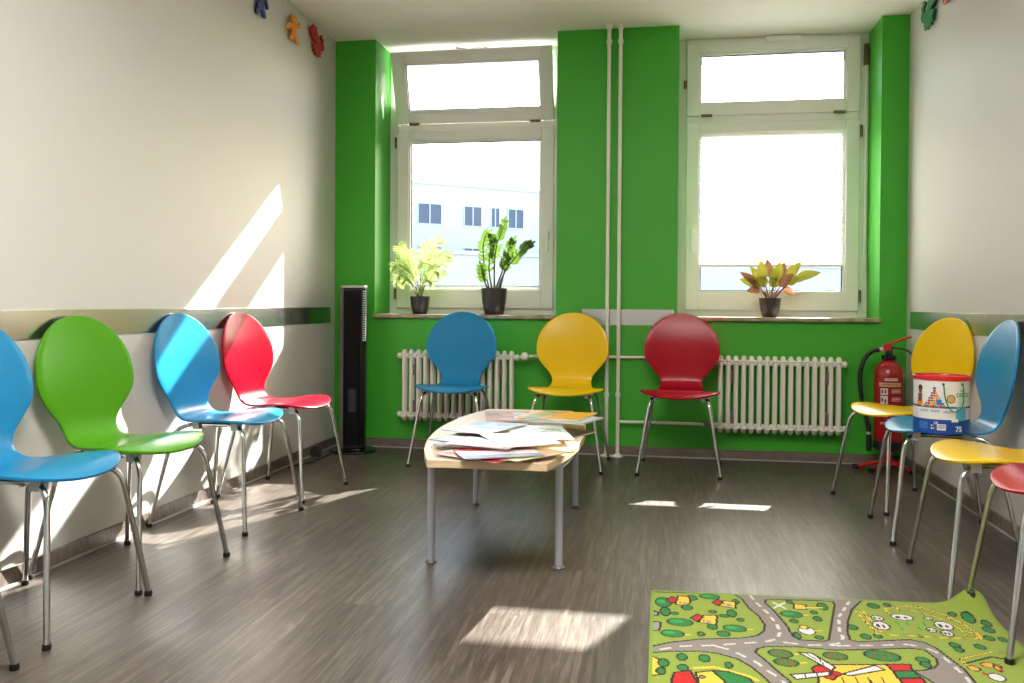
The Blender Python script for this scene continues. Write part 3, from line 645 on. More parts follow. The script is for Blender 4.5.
# wrapped printing on the cylinder
def wrap(pts_f,R,ang0,z0,c=(0,0,0),off=.0006):
    v,f=pts_f; out=[]
    for x,y,z in v:
        a=ang0+x/R; out.append((c[0]+(R+off+z)*math.sin(a),c[1]-(R+off+z)*math.cos(a),z0+y+c[2]))
    return out,f
def patch(w,h,nx=14,th=.0003):
    v=[];f=[]
    for i in range(nx+1):
        for z in (-th,th):
            for y in (-h/2,h/2): v.append(((i/nx-.5)*w,y,z))
    for i in range(nx):
        a=4*i; b=a+4; f+=[(a+2,b+2,b+3,a+3),(a,a+1,b+1,b),(a+1,a+3,b+3,b+1),(a,b,b+2,a+2)]
    f+=[(0,2,3,1),(4*nx,4*nx+1,4*nx+3,4*nx+2)]
    return v,f
lab=MB()
lab.add(*wrap(patch(.125,.022),r,0.10,.494),1); lab.add(*wrap(patch(.070,.014),r,.16,.524),0)
for (x,z,w,h) in ((-.035,.455,.04,.036),(-.035,.408,.04,.045),(-.035,.36,.04,.03)): lab.add(*wrap(patch(w,h),r,x/r+.12,z),0)
for z in (.466,.458,.45,.42,.412,.404,.368,.36): lab.add(*wrap(patch(.055,.0028),r,.032/r+.12,z),0)
for z in (.33,.322,.314,.28,.272): lab.add(*wrap(patch(.11,.003),r,.12,z),0)
lb=lab.obj('label',[mat('label_white',(226,214,212),.5),mat('label_tan',(206,160,112),.5)],ex)
lab=MB()
for i in range(9): lab.add(*wrap(patch(.007,.006,3),r,.10+(i-4)*.010/r,.494,off=.0008))
for i in range(6): lab.add(*wrap(patch(.007,.007,3),r,.16+(i-2.5)*.0105/r,.524,off=.0008))
for x,z in ((-.045,.455),(-.028,.455),(-.045,.408),(-.028,.402),(-.036,.36)): lab.add(*wrap(patch(.010,.022,4),r,x/r+.12,z,off=.0008))
lab.obj('lettering',mat('label_print',(120,30,30),.5),lb)

# ------------------------------------------------------------------ toy bucket on the chair
bk=thing('toy_bucket','round cardboard bucket of building blocks with red rim and green cord handle','bucket',(1.085,3.61,.452),R_(-14)); bk.scale=(.85,.85,.9)
rb_,hb=.118,.235
def cylwall(z0,z1,mi,R=rb_,n=56):
    v=[];f=[]
    for z in (z0,z1):
        for k in range(n): a=2*math.pi*k/n; v.append((R*math.cos(a),R*math.sin(a),z))
    for k in range(n): f.append((k,(k+1)%n,n+(k+1)%n,n+k))
    return v,f,mi
m=MB(); m.lathe([(0,0),(rb_,0),(rb_,.062),(rb_,.11),(rb_,.118),(rb_,hb)],n=56,closed=False)
nn_=56; m.m=[0]*nn_+[0]*nn_+[1]*nn_+[0]*nn_+[1]*nn_
m.m=[0]*nn_+[0]*nn_+[1]*nn_+[2]*nn_+[1]*nn_
m.obj('drum',[mat('bucket_blue',(22,74,168),.35),mat('bucket_white',(226,228,230),.35),mat('bucket_line',(40,70,150),.35)],bk,smooth=True)
MB().lathe([(rb_+.001,hb-.010),(rb_+.004,hb-.008),(rb_+.004,hb+.006),(rb_+.001,hb+.010),(rb_-.006,hb+.008),(rb_-.008,hb+.002),(0,hb+.002)],n=56,closed=False).obj('rim',mat('bucket_red_rim',(206,24,30),.3),bk,smooth=True)
cols={'r':(206,40,40),'y':(236,196,40),'g':(60,160,80),'b':(40,120,200),'o':(230,130,50),'n':(120,70,40),'k':(40,30,30),'w':(236,236,238),'c':(90,180,225),'t':(200,170,120)}
bm_=[mat('bucket_print_'+{'r':'red','y':'yellow','g':'green','b':'blue','o':'orange','n':'brown','k':'dark','w':'white','c':'sky','t':'gold'}[k],c,.4) for k,c in cols.items()]; ki={k:i for i,k in enumerate(cols)}
art=MB()
def ap(c,x,z,w,h,off=.0006): art.add(*wrap(patch(w,h,max(3,int(w/.006))),rb_,x/rb_,z,off=off),ki[c])
def disc(c,x,z,rx,rz,off=.0006,n=18):
    v=[(0,0,0)]+[(rx*math.cos(2*math.pi*i/n),rz*math.sin(2*math.pi*i/n),0) for i in range(n)]; f=[(0,1+i,1+(i+1)%n) for i in range(n)]
    art.add(*wrap((v,f),rb_,x/rb_,z,off=off),ki[c])
# child playing with a tower of toy blocks
disc('k',-.102,.192,.013,.013); disc('n',-.101,.180,.010,.012,.0009); ap('n',-.103,.150,.024,.036); ap('o',-.104,.128,.032,.018); ap('y',-.085,.12,.02,.01)
for row,(z,n_,w) in enumerate(((.118,8,.0115),(.129,7,.0115),(.140,5,.012),(.151,5,.0105),(.162,3,.012),(.173,3,.009),(.183,1,.012))):
    for i in range(n_):
        x=-.034+(i-(n_-1)/2)*w; ap('rygboc'[(i*2+row*3+(i*row)%2)%6],x,z,w*.86,.009)
disc('b',-.034,.194,.007,.006); ap('b',-.014,.135,.020,.022,.0009)
disc('n',.034,.150,.019,.0185,.0008); disc('t',.034,.150,.0155,.015,.0011)
ap('c',.083,.088,.052,.058,.0006); 
for x,z,w in ((-.08,.100,.04),(-.08,.094,.038),(-.03,.100,.04),(-.03,.094,.036),(.02,.098,.04),(.02,.092,.034)): ap('b',x,z,w,.0022,.0007)
for z in (.046,.040,.034,.028,.022): ap('c',-.085,z,.045,.0018,.0007)
ap('w',-.004,.03,.036,.026,.0007); 
for i in range(9): ap('k',-.018+i*.0035,.032,.0014,.018,.001)
ap('w',.052,.060,.03,.014,.0009)
for i,(x,z) in enumerate(((-.044,.036),(-.035,.036),(-.044,.024),(-.035,.024))): disc('wgwy'[i],x,z,.0035,.0035)
for z in (.150,.142,.134,.126,.118): ap('b',.083,z,.03,.0014,.0007)
v,f=text_mesh('DISCO',.024,bold=True); art.add(*wrap((v,f),rb_,.092/rb_,.166,off=.0009),ki['g'])
ap('b',.088,.185,.026,.003,.0007)
v,f=text_mesh('75',.032,bold=True); art.add(*wrap((v,f),rb_,.070/rb_,.022,off=.0012),ki['w'])
v,f=text_mesh('CE',.013,bold=True); art.add(*wrap((v,f),rb_,-.034/rb_+.06,.047,off=.0009),ki['w'])
art.obj('printed_picture',bm_,bk)
def cp(x,z,o=.004): a=x/rb_; return ((rb_+o)*math.sin(a),-(rb_+o)*math.cos(a),z)
MB().tube(smoothpath([cp(.002,.214,-.002),cp(.004,.20,.005),cp(.008,.16,.008),(.022,-.128,.12),(.045,-.124,.098),(.066,-.118,.105),cp(.080,.13,.012),cp(.086,.17,.009),cp(.086,.205,.005),cp(.086,.214,-.002)],6),.0028,8).obj('cord_handle',mat('green_cord',(30,140,70),.7),bk,smooth=True)
for x in (.002,.086):
    p=cp(x,.212,.001); MB().lathe([(0,-.002),(.0045,-.002),(.0055,0),(.0045,.002),(0,.002)],p,12,axis='y').obj('eyelet','matt_black',bk,smooth=True)

# ------------------------------------------------------------------ potted plants
def pot(t,r0,r1,h):
    MB().lathe([(0,0),(r0*.94,0),(r0,.004),(r0*.35+r1*.65,h*.45),(r1,h),(r1-.004,h),(r1-.006,h-.012),(r1-.008,h-.02),(0,h-.02)],n=36).obj('pot','pot',t,smooth=True)
    MB().lathe([(0,h-.022),(r1-.009,h-.022),(r1-.010,h-.014),(r1*.4,h-.008),(0,h-.008)],n=24).obj('soil','soil',t,smooth=True)
def leafm(L,W,n=8,cup=.25,droop=.3,tip=1.0):
    v=[];f=[]
    for i in range(n+1):
        u=i/n; w=W*.5*math.sin(math.pi*min(1,u**.75))**.85*(1 if u<1 else 0)+.0003; z=-droop*L*u*u
        v+=[(-w,u*L,z+cup*w),(0,u*L,z),(w,u*L,z+cup*w)]
    for i in range(n): a=3*i; f+=[(a,a+1,a+4,a+3),(a+1,a+2,a+5,a+4)]
    return v,f
def put(mb,lv,pos,dirv,upv,mi=0,sc=1):
    y=Vector(dirv).normalized(); x=y.cross(Vector(upv)).normalized(); z=x.cross(y)
    v,f=lv; mb.add([Vector(pos)+(x*p[0]+y*p[1]+z*p[2])*sc for p in v],f,mi)
# ZZ plant
zz=thing('potted_zamioculcas','potted plant with thick upright stems of glossy green leaflets, in the larger dark pot','potted plant',(-1.063,5.50,SILL))
pot(zz,.060,.086,.172)
stems=[[(-.03,.0,.155),(-.062,0,.30),(-.075,.0,.44),(-.05,.0,.525),(-.012,0,.50)],[(.0,.01,.155),(.0,.0,.32),(.015,0,.45),(.045,0,.53),(.062,.01,.60)],
 [(.02,0,.155),(.065,0,.27),(.13,-.01,.36),(.195,-.02,.43),(.235,-.02,.455)],[(-.01,-.02,.155),(-.03,-.02,.28),(-.025,-.03,.40),(-.005,-.03,.47)],
 [(.01,-.02,.155),(.05,-.03,.26),(.085,-.04,.36),(.105,-.04,.44),(.125,-.04,.475)],[(.03,.02,.155),(.058,.03,.27),(.075,.03,.36),(.11,.03,.42)],[(-.035,-.01,.155),(-.07,-.02,.24),(-.085,-.03,.31)]]
for si,st in enumerate(stems):
    P=smoothpath(st,6); n=len(P); s=MB().tube(P,.0065,8,taper=[1-.75*i/n for i in range(n)]).obj('stem','stem',zz,smooth=True)
    lm=MB(); k0=int(n*(.34 if si not in (2,5) else .42))
    for i in range(k0,n,1):
        T=(P[min(i+1,n-1)]-P[i-1]).normalized()
        side=T.cross(Vector((0,-1,0))).normalized()
        for sg in (-1,1):
            L=.052*(1-.35*(i-k0)/max(1,n-k0))*rng.uniform(.9,1.15)
            if rng.random()<.08: continue
            d=side*sg*.8+T*.75+Vector((0,rng.uniform(-.3,.3),0)); put(lm,leafm(L,L*.42,6,.3,.12),P[i],d,Vector((0,-1,.4)))
    put(lm,leafm(.045,.02),P[-1],P[-1]-P[-2],(0,-1,.2)); lm.obj('leaflets','leaf_zz',s,smooth=True,angle=180)
# feathery palm
pa=thing('potted_palm','small feathery pale green palm in a dark pot on the left window sill','potted plant',(-1.56,5.50,SILL))
pot(pa,.046,.066,.118)
fr=[(-.02,.0,[(-.07,0,.30),(-.13,0,.39),(-.165,0,.43)]),(.01,0,[(.04,0,.32),(.10,0,.43),(.155,0,.47)]),(-.02,-.01,[(-.08,-.03,.24),(-.14,-.05,.31),(-.20,-.05,.30)]),(.02,-.01,[(.08,-.03,.27),(.16,-.04,.33),(.235,-.05,.32)]),
 (.0,.01,[(.0,.02,.30),(.01,.03,.40),(.05,.05,.46)]),(-.01,-.02,[(-.06,-.05,.20),(-.11,-.07,.25),(-.175,-.08,.21)]),(.02,-.02,[(.07,-.05,.22),(.13,-.07,.27),(.19,-.08,.24)]),(.0,.01,[(.07,.04,.30),(.15,.06,.37),(.21,.07,.38)]),
 (-.01,.01,[(-.05,.04,.27),(-.10,.06,.36),(-.14,.07,.37)]),(.0,-.02,[(.02,-.05,.24),(.05,-.08,.31),(.10,-.10,.33)]),(0,-.02,[(-.03,-.05,.22),(-.06,-.08,.28),(-.10,-.10,.29)]),(.01,0,[(.05,0,.22),(.10,.02,.27),(.15,.02,.26)]),(-.01,0,[(-.04,-.02,.18),(-.08,-.04,.22),(-.13,-.05,.20)]),(.01,-.02,[(.03,-.05,.18),(.07,-.07,.22),(.12,-.08,.20)]),(0,0,[(-.02,.0,.22),(-.05,-.01,.32),(-.075,-.01,.40)]),(.01,.01,[(.03,.02,.24),(.07,.03,.34),(.11,.04,.40)])]
for x,y,pts in fr:
    P=smoothpath([(x*.6,y,.10)]+[(p[0]*.88,p[1],p[2]*1.04) for p in pts],11); n=len(P); s=MB().tube(P,.0026,6,taper=[1-.8*i/n for i in range(n)]).obj('frond_stalk','stem',pa,smooth=True); lm=MB()
    for i in range(int(n*.32),n):
        T=(P[min(i+1,n-1)]-P[i-1]).normalized(); side=T.cross(Vector((0,-1,.3))).normalized(); u=i/n
        for sg in (-1,1):
            L=.056*math.sin(math.pi*min(1,(u-.2)/.85))**.6*rng.uniform(.8,1.15)+.012
            put(lm,leafm(L,.0055,5,.2,.45),P[i],side*sg*.75+T*.8+Vector((0,rng.uniform(-.25,.25),rng.uniform(-.1,.2))),Vector((0,-1,.5)))
    lm.obj('frond_leaflets','leaf_palm',s,smooth=True,angle=180)
# broad-leaved variegated plant
va=thing('potted_leafy_plant','low plant with broad yellow-green and reddish leaves in front of the blind','potted plant',(.662,5.50,SILL))
pot(va,.044,.066,.118)
LV=[(-.02,.12,-.045,.225,-.06,.33,.085,0),(0,.1,.0,.24,-.012,.345,.09,1),(.01,.1,.03,.23,.045,.32,.085,0),(.02,.1,.055,.22,.085,.325,.09,1),(-.03,.11,-.07,.20,-.14,.255,.10,0),(-.03,.11,-.09,.20,-.165,.268,.085,2),
 (.03,.11,.09,.22,.17,.33,.11,0),(.03,.1,.10,.20,.15,.24,.10,0),(.03,.1,.13,.225,.21,.245,.09,1),(.03,.1,.15,.235,.27,.275,.125,0),(-.03,.1,-.06,.165,-.13,.165,.085,2),(.03,.1,.075,.175,.145,.145,.085,1),
 (-.01,.1,-.03,.19,-.075,.24,.09,0),(.01,.1,.03,.19,.07,.225,.09,0),(-.02,.1,-.055,.18,-.115,.205,.08,0),(0,.1,.01,.18,.03,.25,.08,0),(-.02,.1,-.04,.19,-.10,.30,.1,0),(.02,.1,.05,.185,.11,.255,.1,2),(-.02,.1,-.06,.19,-.16,.235,.09,0),(.01,.1,.02,.20,.01,.30,.09,0)]
for i,(x0,z0,x1,z1,x2,z2,L,mi) in enumerate(LV):
    yy=(-.03,.02,-.05,.035,-.01)[i%5]; b=Vector((x0*.6,yy*.3,z0)); e=Vector((x1,yy,z1)); tipv=Vector((x2,yy*1.6,z2))
    s=MB().tube(smoothpath([b,(b+e)/2+Vector((0,0,.012)),e],5),.0022,6).obj('leaf_stalk','stem_red',va,smooth=True)
    lm=MB(); put(lm,leafm((tipv-e).length*1.2,.056 if i%3 else .066,9,.4,.12),e,tipv-e,Vector((.15*(i%3-1),-1,.55))); lm.obj('leaf',{0:'leaf_var',1:'leaf_var',2:'leaf_pink'}[mi],s,smooth=True,angle=180)
    if mi==1: s.children[0].data.materials[0]=M['leaf_pink'] if i%2 else M['leaf_var']

# ------------------------------------------------------------------ cut-out creatures on the walls
def figure(label,col,side,y,z,sc,pts,flip=1,wide=2.3):
    x=XL+.018 if side<0 else XR-.018
    t=thing('wall_figure',label,'wall decoration',(x,y,z)); m=MB(); th_=.006
    for poly in pts:
        n=len(poly); v=[(sx,p[0]*sc*flip*wide,p[1]*sc) for sx in (-th_,th_) for p in poly]
        f=[tuple(range(n-1,-1,-1)),tuple(range(n,2*n))]+[(i,(i+1)%n,n+(i+1)%n,n+i) for i in range(n)]; m.add(v,f)
    m.obj('cut_out',col,t,bevel=.002)
    MB().box((-.018 if side<0 else .0,-.012,-.012),(.0 if side<0 else .018,.012,.012)).obj('wall_spacer',col,t)
    return t
bird=[[(-.05,.0),(-.32,.25),(-.42,.55),(-.36,.80),(-.28,.72),(-.24,.95),(-.16,.82),(-.08,.98),(-.02,.70),(.04,.40),(.10,.18),(.22,.10),(.26,.32),(.20,.48),(.14,.55),(.22,.60),(.24,.72),(.32,.66),(.30,.55),(.40,.52),(.36,.30),(.42,.0),(.34,-.25),(.20,-.34),(.26,-.52),(.16,-.56),(.22,-.72),(.08,-.66),(.06,-.82),(-.02,-.68),(-.16,-.80),(-.12,-.62),(-.26,-.66),(-.18,-.48),(-.22,-.30),(-.30,-.15)]]
elf=[[(-.02,.30),(-.20,.42),(-.24,.70),(-.14,.95),(.10,1.0),(.26,.90),(.30,.66),(.22,.44),(.40,.48),(.52,.70),(.62,.62),(.60,.34),(.42,.16),(.26,.08),(.24,-.20),(.42,-.42),(.40,-.66),(.56,-.78),(.52,-.96),(.30,-.94),(.10,-.62),(-.06,-.78),(-.10,-.96),(-.34,-.94),(-.30,-.70),(-.16,-.40),(-.20,-.05),(-.36,-.15),(-.44,-.38),(-.58,-.34),(-.52,-.02),(-.34,.18)]]
figure('small red bird-shaped cut-out on the left wall, nearest the green wall',M['ext_red2'],-1,5.05,2.53,.10,bird,1,2.6)
figure('orange cut-out figure on the left wall, between the red and the blue ones',mat('orange_paint',(236,150,20),.45),-1,4.70,2.515,.080,elf,1,1.9)
figure('dark blue cut-out figure near the top edge of the left wall',mat('blue_paint',(24,56,120),.45),-1,4.30,2.545,.10,elf,-1,1.3)
figure('green bird-shaped cut-out high on the right wall beside the green wall corner',mat('dark_green_paint',(10,116,62),.45),1,4.97,2.525,.115,bird,1,3.0)
figure('red cut-out figure high on the right wall, cut off by the top edge',mat('light_red_paint',(196,60,66),.45),1,4.57,2.60,.13,elf)

# ------------------------------------------------------------------ play rug
RUG=[('p','g',1,[(-19,2833),(241,2864),(262,2821),(277,2735),(299,2672),(308,2602),(300,2555),(277,2514),(232,2488),(113,2457),(32,2418),(-16,2381)]),('p','g',1,[(337,2826),(408,2840),(492,2847),(542,2847),(542,2812),(514,2697),(472,2522),(455,2505),(392,2504),(377,2525),(370,2614),(351,2724),(331,2798)]),('p','g',1,[(-26,2333),(31,2356),(109,2371),(160,2365),(208,2338),(239,2294),(258,2250),(271,2216),(284,2155),(295,2037),(247,1698),(-104,1633)]),('p','g',1,[(259,2393),(267,2417),(289,2436),(374,2451),(475,2447),(563,2468),(683,2500),(715,2493),(728,2438),(721,2401),(704,2374),(676,2355),(646,2345),(663,2309),(689,2249),(663,2107),(607,1928),(335,1714),(336,2026),(324,2226),(301,2282),(279,2345)]),('p','g',1,[(635,2876),(587,2784),(555,2682),(535,2589),(530,2531),(550,2519),(657,2553),(700,2564),(731,2549),(750,2513),(762,2457),(777,2387),(779,2312),(778,2185),(710,1947),(1341,2064),(2078,3210),(999,3079),(790,2963)]),('d','w',7,[(292,2855),(306,2784),(327,2711),(343,2617),(345,2556),(331,2502),(299,2475),(153,2420),(58,2395),(-5,2356)]),('d','w',7,[(346,2477),(402,2470),(481,2482)]),('d','w',7,[(158,2414),(198,2395),(225,2360),(257,2322),(280,2272),(304,2236),(326,2132),(313,1933)]),('d','w',7,[(468,2486),(493,2497),(514,2542),(515,2599),(534,2709),(593,2854)]),('d','w',7,[(487,2480),(596,2503),(675,2525),(712,2519),(742,2485),(754,2431),(760,2379),(767,2328),(759,2201),(682,1942)]),('l','y',8,[(65,2481),(91,2486)]),('l','y',8,[(243,2555),(269,2560)]),('l','y',8,[(418,2703),(446,2708)]),('l','y',8,[(360,2342),(383,2346)]),('l','y',8,[(345,2396),(370,2401)]),('l','y',8,[(-7,2285),(16,2289)]),('e','t',1,[(64,2579),(37,31)]),('e','G',0,[(55,2584),(19,11)]),('e','t',1,[(41,2486),(32,27)]),('e','G',0,[(32,2491),(17,10)]),('e','t',1,[(219,2559),(33,27)]),('e','G',0,[(211,2563),(17,10)]),('e','t',1,[(162,2824),(31,26)]),('e','G',0,[(154,2828),(16,9)]),('e','t',1,[(17,2742),(25,43)]),('e','G',0,[(10,2749),(13,15)]),('e','t',1,[(398,2707),(32,28)]),('e','G',0,[(390,2712),(16,10)]),('e','t',1,[(106,2800),(17,24)]),('e','t',1,[(88,2708),(16,23)]),('e','t',1,[(22,2661),(15,37)]),('e','t',1,[(50,2649),(11,13)]),('e','t',1,[(156,2558),(15,20)]),('e','t',1,[(121,2496),(10,16)]),('e','t',1,[(184,2511),(18,22)]),('e','t',1,[(220,2682),(14,30)]),('e','t',1,[(242,2632),(10,14)]),('e','t',1,[(196,2656),(14,14)]),('e','t',1,[(164,2685),(11,14)]),('e','t',1,[(241,2790),(10,22)]),('e','t',1,[(64,2324),(13,23)]),('e','t',1,[(122,2326),(15,23)]),('e','t',1,[(182,2293),(10,19)]),('e','t',1,[(65,2256),(14,20)]),('e','t',1,[(15,2277),(14,25)]),('e','t',1,[(9,2227),(12,21)]),('e','t',1,[(397,2650),(12,16)]),('e','t',1,[(468,2737),(10,15)]),('e','t',1,[(469,2683),(12,20)]),('e','t',1,[(503,2796),(15,32)]),('e','t',1,[(407,2818),(10,16)]),('e','t',1,[(389,2535),(10,24)]),('e','t',1,[(448,2532),(11,15)]),('e','t',1,[(325,2396),(31,29)]),('e','r',0,[(309,2390),(3,5)]),('e','r',0,[(324,2407),(3,5)]),('e','r',0,[(327,2385),(3,5)]),('e','r',0,[(340,2402),(3,6)]),('e','r',0,[(339,2384),(3,5)]),('e','r',0,[(314,2406),(3,6)]),('e','t',1,[(332,2339),(31,25)]),('e','r',0,[(317,2333),(3,5)]),('e','r',0,[(331,2349),(3,6)]),('e','r',0,[(334,2329),(3,5)]),('e','r',0,[(346,2344),(3,5)]),('e','r',0,[(346,2329),(3,5)]),('e','r',0,[(322,2347),(3,5)]),('e','t',1,[(467,2406),(31,26)]),('e','r',0,[(451,2400),(3,5)]),('e','r',0,[(466,2416),(3,5)]),('e','r',0,[(468,2396),(3,5)]),('e','r',0,[(481,2411),(3,5)]),('e','r',0,[(480,2396),(3,6)]),('e','r',0,[(457,2414),(3,5)]),('e','t',1,[(591,2431),(45,36)]),('e','r',0,[(567,2423),(3,5)]),('e','r',0,[(590,2445),(3,5)]),('e','r',0,[(592,2418),(3,6)]),('e','r',0,[(612,2439),(3,5)]),('e','r',0,[(609,2417),(3,5)]),('e','r',0,[(576,2443),(3,6)]),('e','t',1,[(661,2832),(17,23)]),('e','t',1,[(705,2849),(11,16)]),('e','t',1,[(558,2630),(13,20)]),('e','t',1,[(579,2564),(14,20)]),('e','t',1,[(614,2575),(11,17)]),('e','t',1,[(878,2794),(11,17)]),('e','t',1,[(914,2766),(16,36)]),('e','t',1,[(952,2730),(13,21)]),('e','t',1,[(941,2683),(15,22)]),('e','t',1,[(920,2616),(13,19)]),('e','t',1,[(954,2612),(11,17)]),('e','t',1,[(807,2543),(13,21)]),('e','t',1,[(808,2514),(12,19)]),('e','t',1,[(872,2545),(14,18)]),('e','t',1,[(957,2909),(11,54)]),('e','t',1,[(690,2421),(17,20)]),('e','t',1,[(689,2392),(13,20)]),('e','t',1,[(731,2595),(10,9)]),('p','y',1,[(63,2811),(97,2808),(101,2754),(85,2725),(53,2731)]),('p','r',1,[(26,2767),(45,2802),(63,2774),(44,2738)]),('e','r',0,[(68,2748),(4,7)]),('e','a',0,[(83,2740),(8,13)]),('p','y',1,[(202,2791),(241,2790),(235,2727),(187,2744)]),('p','r',1,[(168,2770),(188,2803),(201,2773),(181,2743)]),('e','r',0,[(203,2761),(4,7)]),('e','a',0,[(217,2753),(9,12)]),('p','y',1,[(135,2649),(176,2657),(168,2575),(118,2589)]),('p','r',1,[(96,2620),(118,2657),(134,2633),(113,2592)]),('e','r',0,[(133,2605),(4,6)]),('e','a',0,[(147,2598),(8,11)]),('l','y',14,[(94,2259),(144,2274),(177,2259),(228,2233),(245,2214)]),('p','y',1,[(96,2232),(138,2251),(163,2196),(188,2096),(110,2081)]),('p','t',1,[(138,2251),(177,2253),(227,2222),(252,2108),(188,2096),(163,2196)]),('p','r',1,[(31,2066),(34,2174),(42,2222),(82,2243),(96,2183),(110,2081)]),('e','a',1,[(111,2209),(7,9)]),('p','y',1,[(-23,2320),(-2,2305),(15,2283),(5,2203),(-24,2186)]),('e','t',1,[(15,2277),(14,25)]),('e','t',1,[(9,2225),(12,21)]),('p','a',1,[(-14,2662),(2,2649),(0,2623),(-15,2619)]),('p','a',1,[(-14,2572),(8,2568),(5,2502),(-17,2495)]),('p','y',1,[(413,2340),(589,2373),(611,2280),(611,2154),(373,2109)]),('p','r',1,[(587,2375),(648,2387),(646,2345),(593,2336)]),('p','t',1,[(595,2334),(646,2345),(653,2305),(595,2291)]),('p','r',1,[(597,2289),(657,2302),(657,2243),(598,2232)]),('l','k',5,[(456,2270),(458,2227)]),('l','k',5,[(489,2276),(491,2233)]),('l','k',5,[(522,2282),(523,2239)]),('l','k',5,[(554,2289),(555,2245)]),('p','r',1,[(391,2311),(404,2331),(418,2338),(439,2308),(447,2274),(432,2249),(395,2276)]),('p','s',1,[(373,2414),(408,2414),(453,2332),(439,2308)]),('p','s',1,[(332,2264),(433,2301),(431,2277),(342,2237)]),('p','s',1,[(460,2291),(556,2362),(575,2338),(481,2284)]),('l','k',4,[(391,2414),(414,2370)]),('l','k',4,[(418,2397),(426,2344)]),('l','k',4,[(367,2275),(367,2248)]),('l','k',4,[(399,2287),(400,2263)]),('e','r',1,[(448,2291),(11,14)]),('p','y',1,[(418,2806),(454,2799),(449,2759),(413,2758)]),('l','y',12,[(451,2775),(498,2784)]),('l','s',9,[(356,2806),(387,2756)]),('l','s',9,[(352,2753),(392,2810)]),('e','s',1,[(422,2578),(23,30)]),('e','y',1,[(418,2606),(12,16)]),('l','y',8,[(447,2583),(464,2586)]),('l','k',9,[(597,2778),(605,2692),(617,2593),(657,2590),(735,2598),(794,2595),(846,2602),(897,2606),(898,2655),(884,2722),(854,2794),(803,2842),(761,2851),(690,2812),(691,2771)]),('l','y',6,[(597,2778),(605,2692),(617,2593),(657,2590),(735,2598),(794,2595),(846,2602),(897,2606),(898,2655),(884,2722),(854,2794),(803,2842),(761,2851),(690,2812),(691,2771)]),('l','k',9,[(618,2774),(623,2687),(632,2614)]),('l','y',6,[(618,2774),(623,2687),(632,2614)]),('l','k',9,[(763,2818),(824,2765),(857,2701),(864,2658),(893,2654)]),('l','y',6,[(763,2818),(824,2765),(857,2701),(864,2658),(893,2654)]),('l','k',9,[(606,2785),(605,2748)]),('l','y',5,[(606,2785),(605,2748)]),('l','k',9,[(609,2697),(608,2663)]),('l','y',5,[(609,2697),(608,2663)]),('l','k',9,[(616,2623),(615,2591)]),('l','y',5,[(616,2623),(615,2591)]),('l','k',9,[(728,2833),(726,2796)]),('l','y',5,[(728,2833),(726,2796)]),('l','k',9,[(800,2852),(796,2814)]),('l','y',5,[(800,2852),(796,2814)]),('l','k',9,[(831,2828),(827,2791)]),('l','y',5,[(831,2828),(827,2791)]),('l','k',9,[(859,2776),(855,2741)]),('l','y',5,[(859,2776),(855,2741)]),('l','k',9,[(880,2725),(875,2691)]),('l','y',5,[(880,2725),(875,2691)]),('l','k',9,[(886,2664),(881,2632)]),('l','y',5,[(886,2664),(881,2632)]),('l','k',9,[(890,2632),(886,2600)]),('l','y',5,[(890,2632),(886,2600)]),('l','k',9,[(861,2633),(857,2602)]),('l','y',5,[(861,2633),(857,2602)]),('e','s',1,[(643,2661),(23,34)]),('e','k',0,[(634,2659),(5,14)]),('e','k',0,[(649,2655),(5,12)]),('e','s',1,[(647,2723),(17,21)]),('e','k',0,[(640,2722),(4,9)]),('e','k',0,[(652,2720),(3,8)]),('e','s',1,[(722,2745),(31,25)]),('e','k',0,[(710,2743),(7,10)]),('e','k',0,[(732,2742),(6,8)]),('e','s',1,[(824,2695),(25,35)]),('e','k',0,[(814,2693),(6,14)]),('e','k',0,[(831,2690),(4,12)]),('e','s',1,[(815,2633),(16,22)]),('e','k',0,[(809,2632),(4,9)]),('e','k',0,[(819,2630),(3,8)]),('e','s',1,[(796,2744),(12,15)]),('e','k',0,[(792,2743),(2,6)]),('e','k',0,[(799,2741),(3,5)]),('e','s',1,[(778,2652),(13,18)]),('e','k',0,[(772,2651),(3,7)]),('e','k',0,[(782,2649),(2,6)]),('l','G',8,[(694,2702),(696,2678)]),('l','G',8,[(696,2660),(698,2637)]),('l','G',8,[(723,2703),(725,2679)]),('l','G',8,[(791,2795),(792,2770)]),('l','G',8,[(770,2712),(772,2688)]),('l','G',8,[(748,2670),(750,2647)]),('l','k',10,[(785,2443),(834,2477),(889,2513),(932,2515),(932,2489)]),('l','y',6,[(785,2443),(834,2477),(889,2513),(932,2515),(932,2489)]),('l','k',10,[(790,2444),(796,2403),(817,2372)]),('l','y',6,[(790,2444),(796,2403),(817,2372)]),('l','k',9,[(797,2421),(877,2479),(927,2476)]),('e','o',1,[(856,2420),(25,18)]),('e','o',1,[(805,2390),(15,17)]),('e','o',1,[(867,2404),(8,22)]),('e','r',0,[(872,2394),(5,8)]),('e','s',1,[(843,2343),(19,24)]),('e','r',0,[(820,2361),(5,10)])]
RCOL={'g':(138,157,64),'w':(206,202,200),'t':(44,122,62),'G':(40,160,80),'y':(226,190,70),'r':(190,34,34),'a':(150,142,140),'k':(40,34,34),'s':(214,212,216),'o':(222,160,60),'road':(138,129,126)}
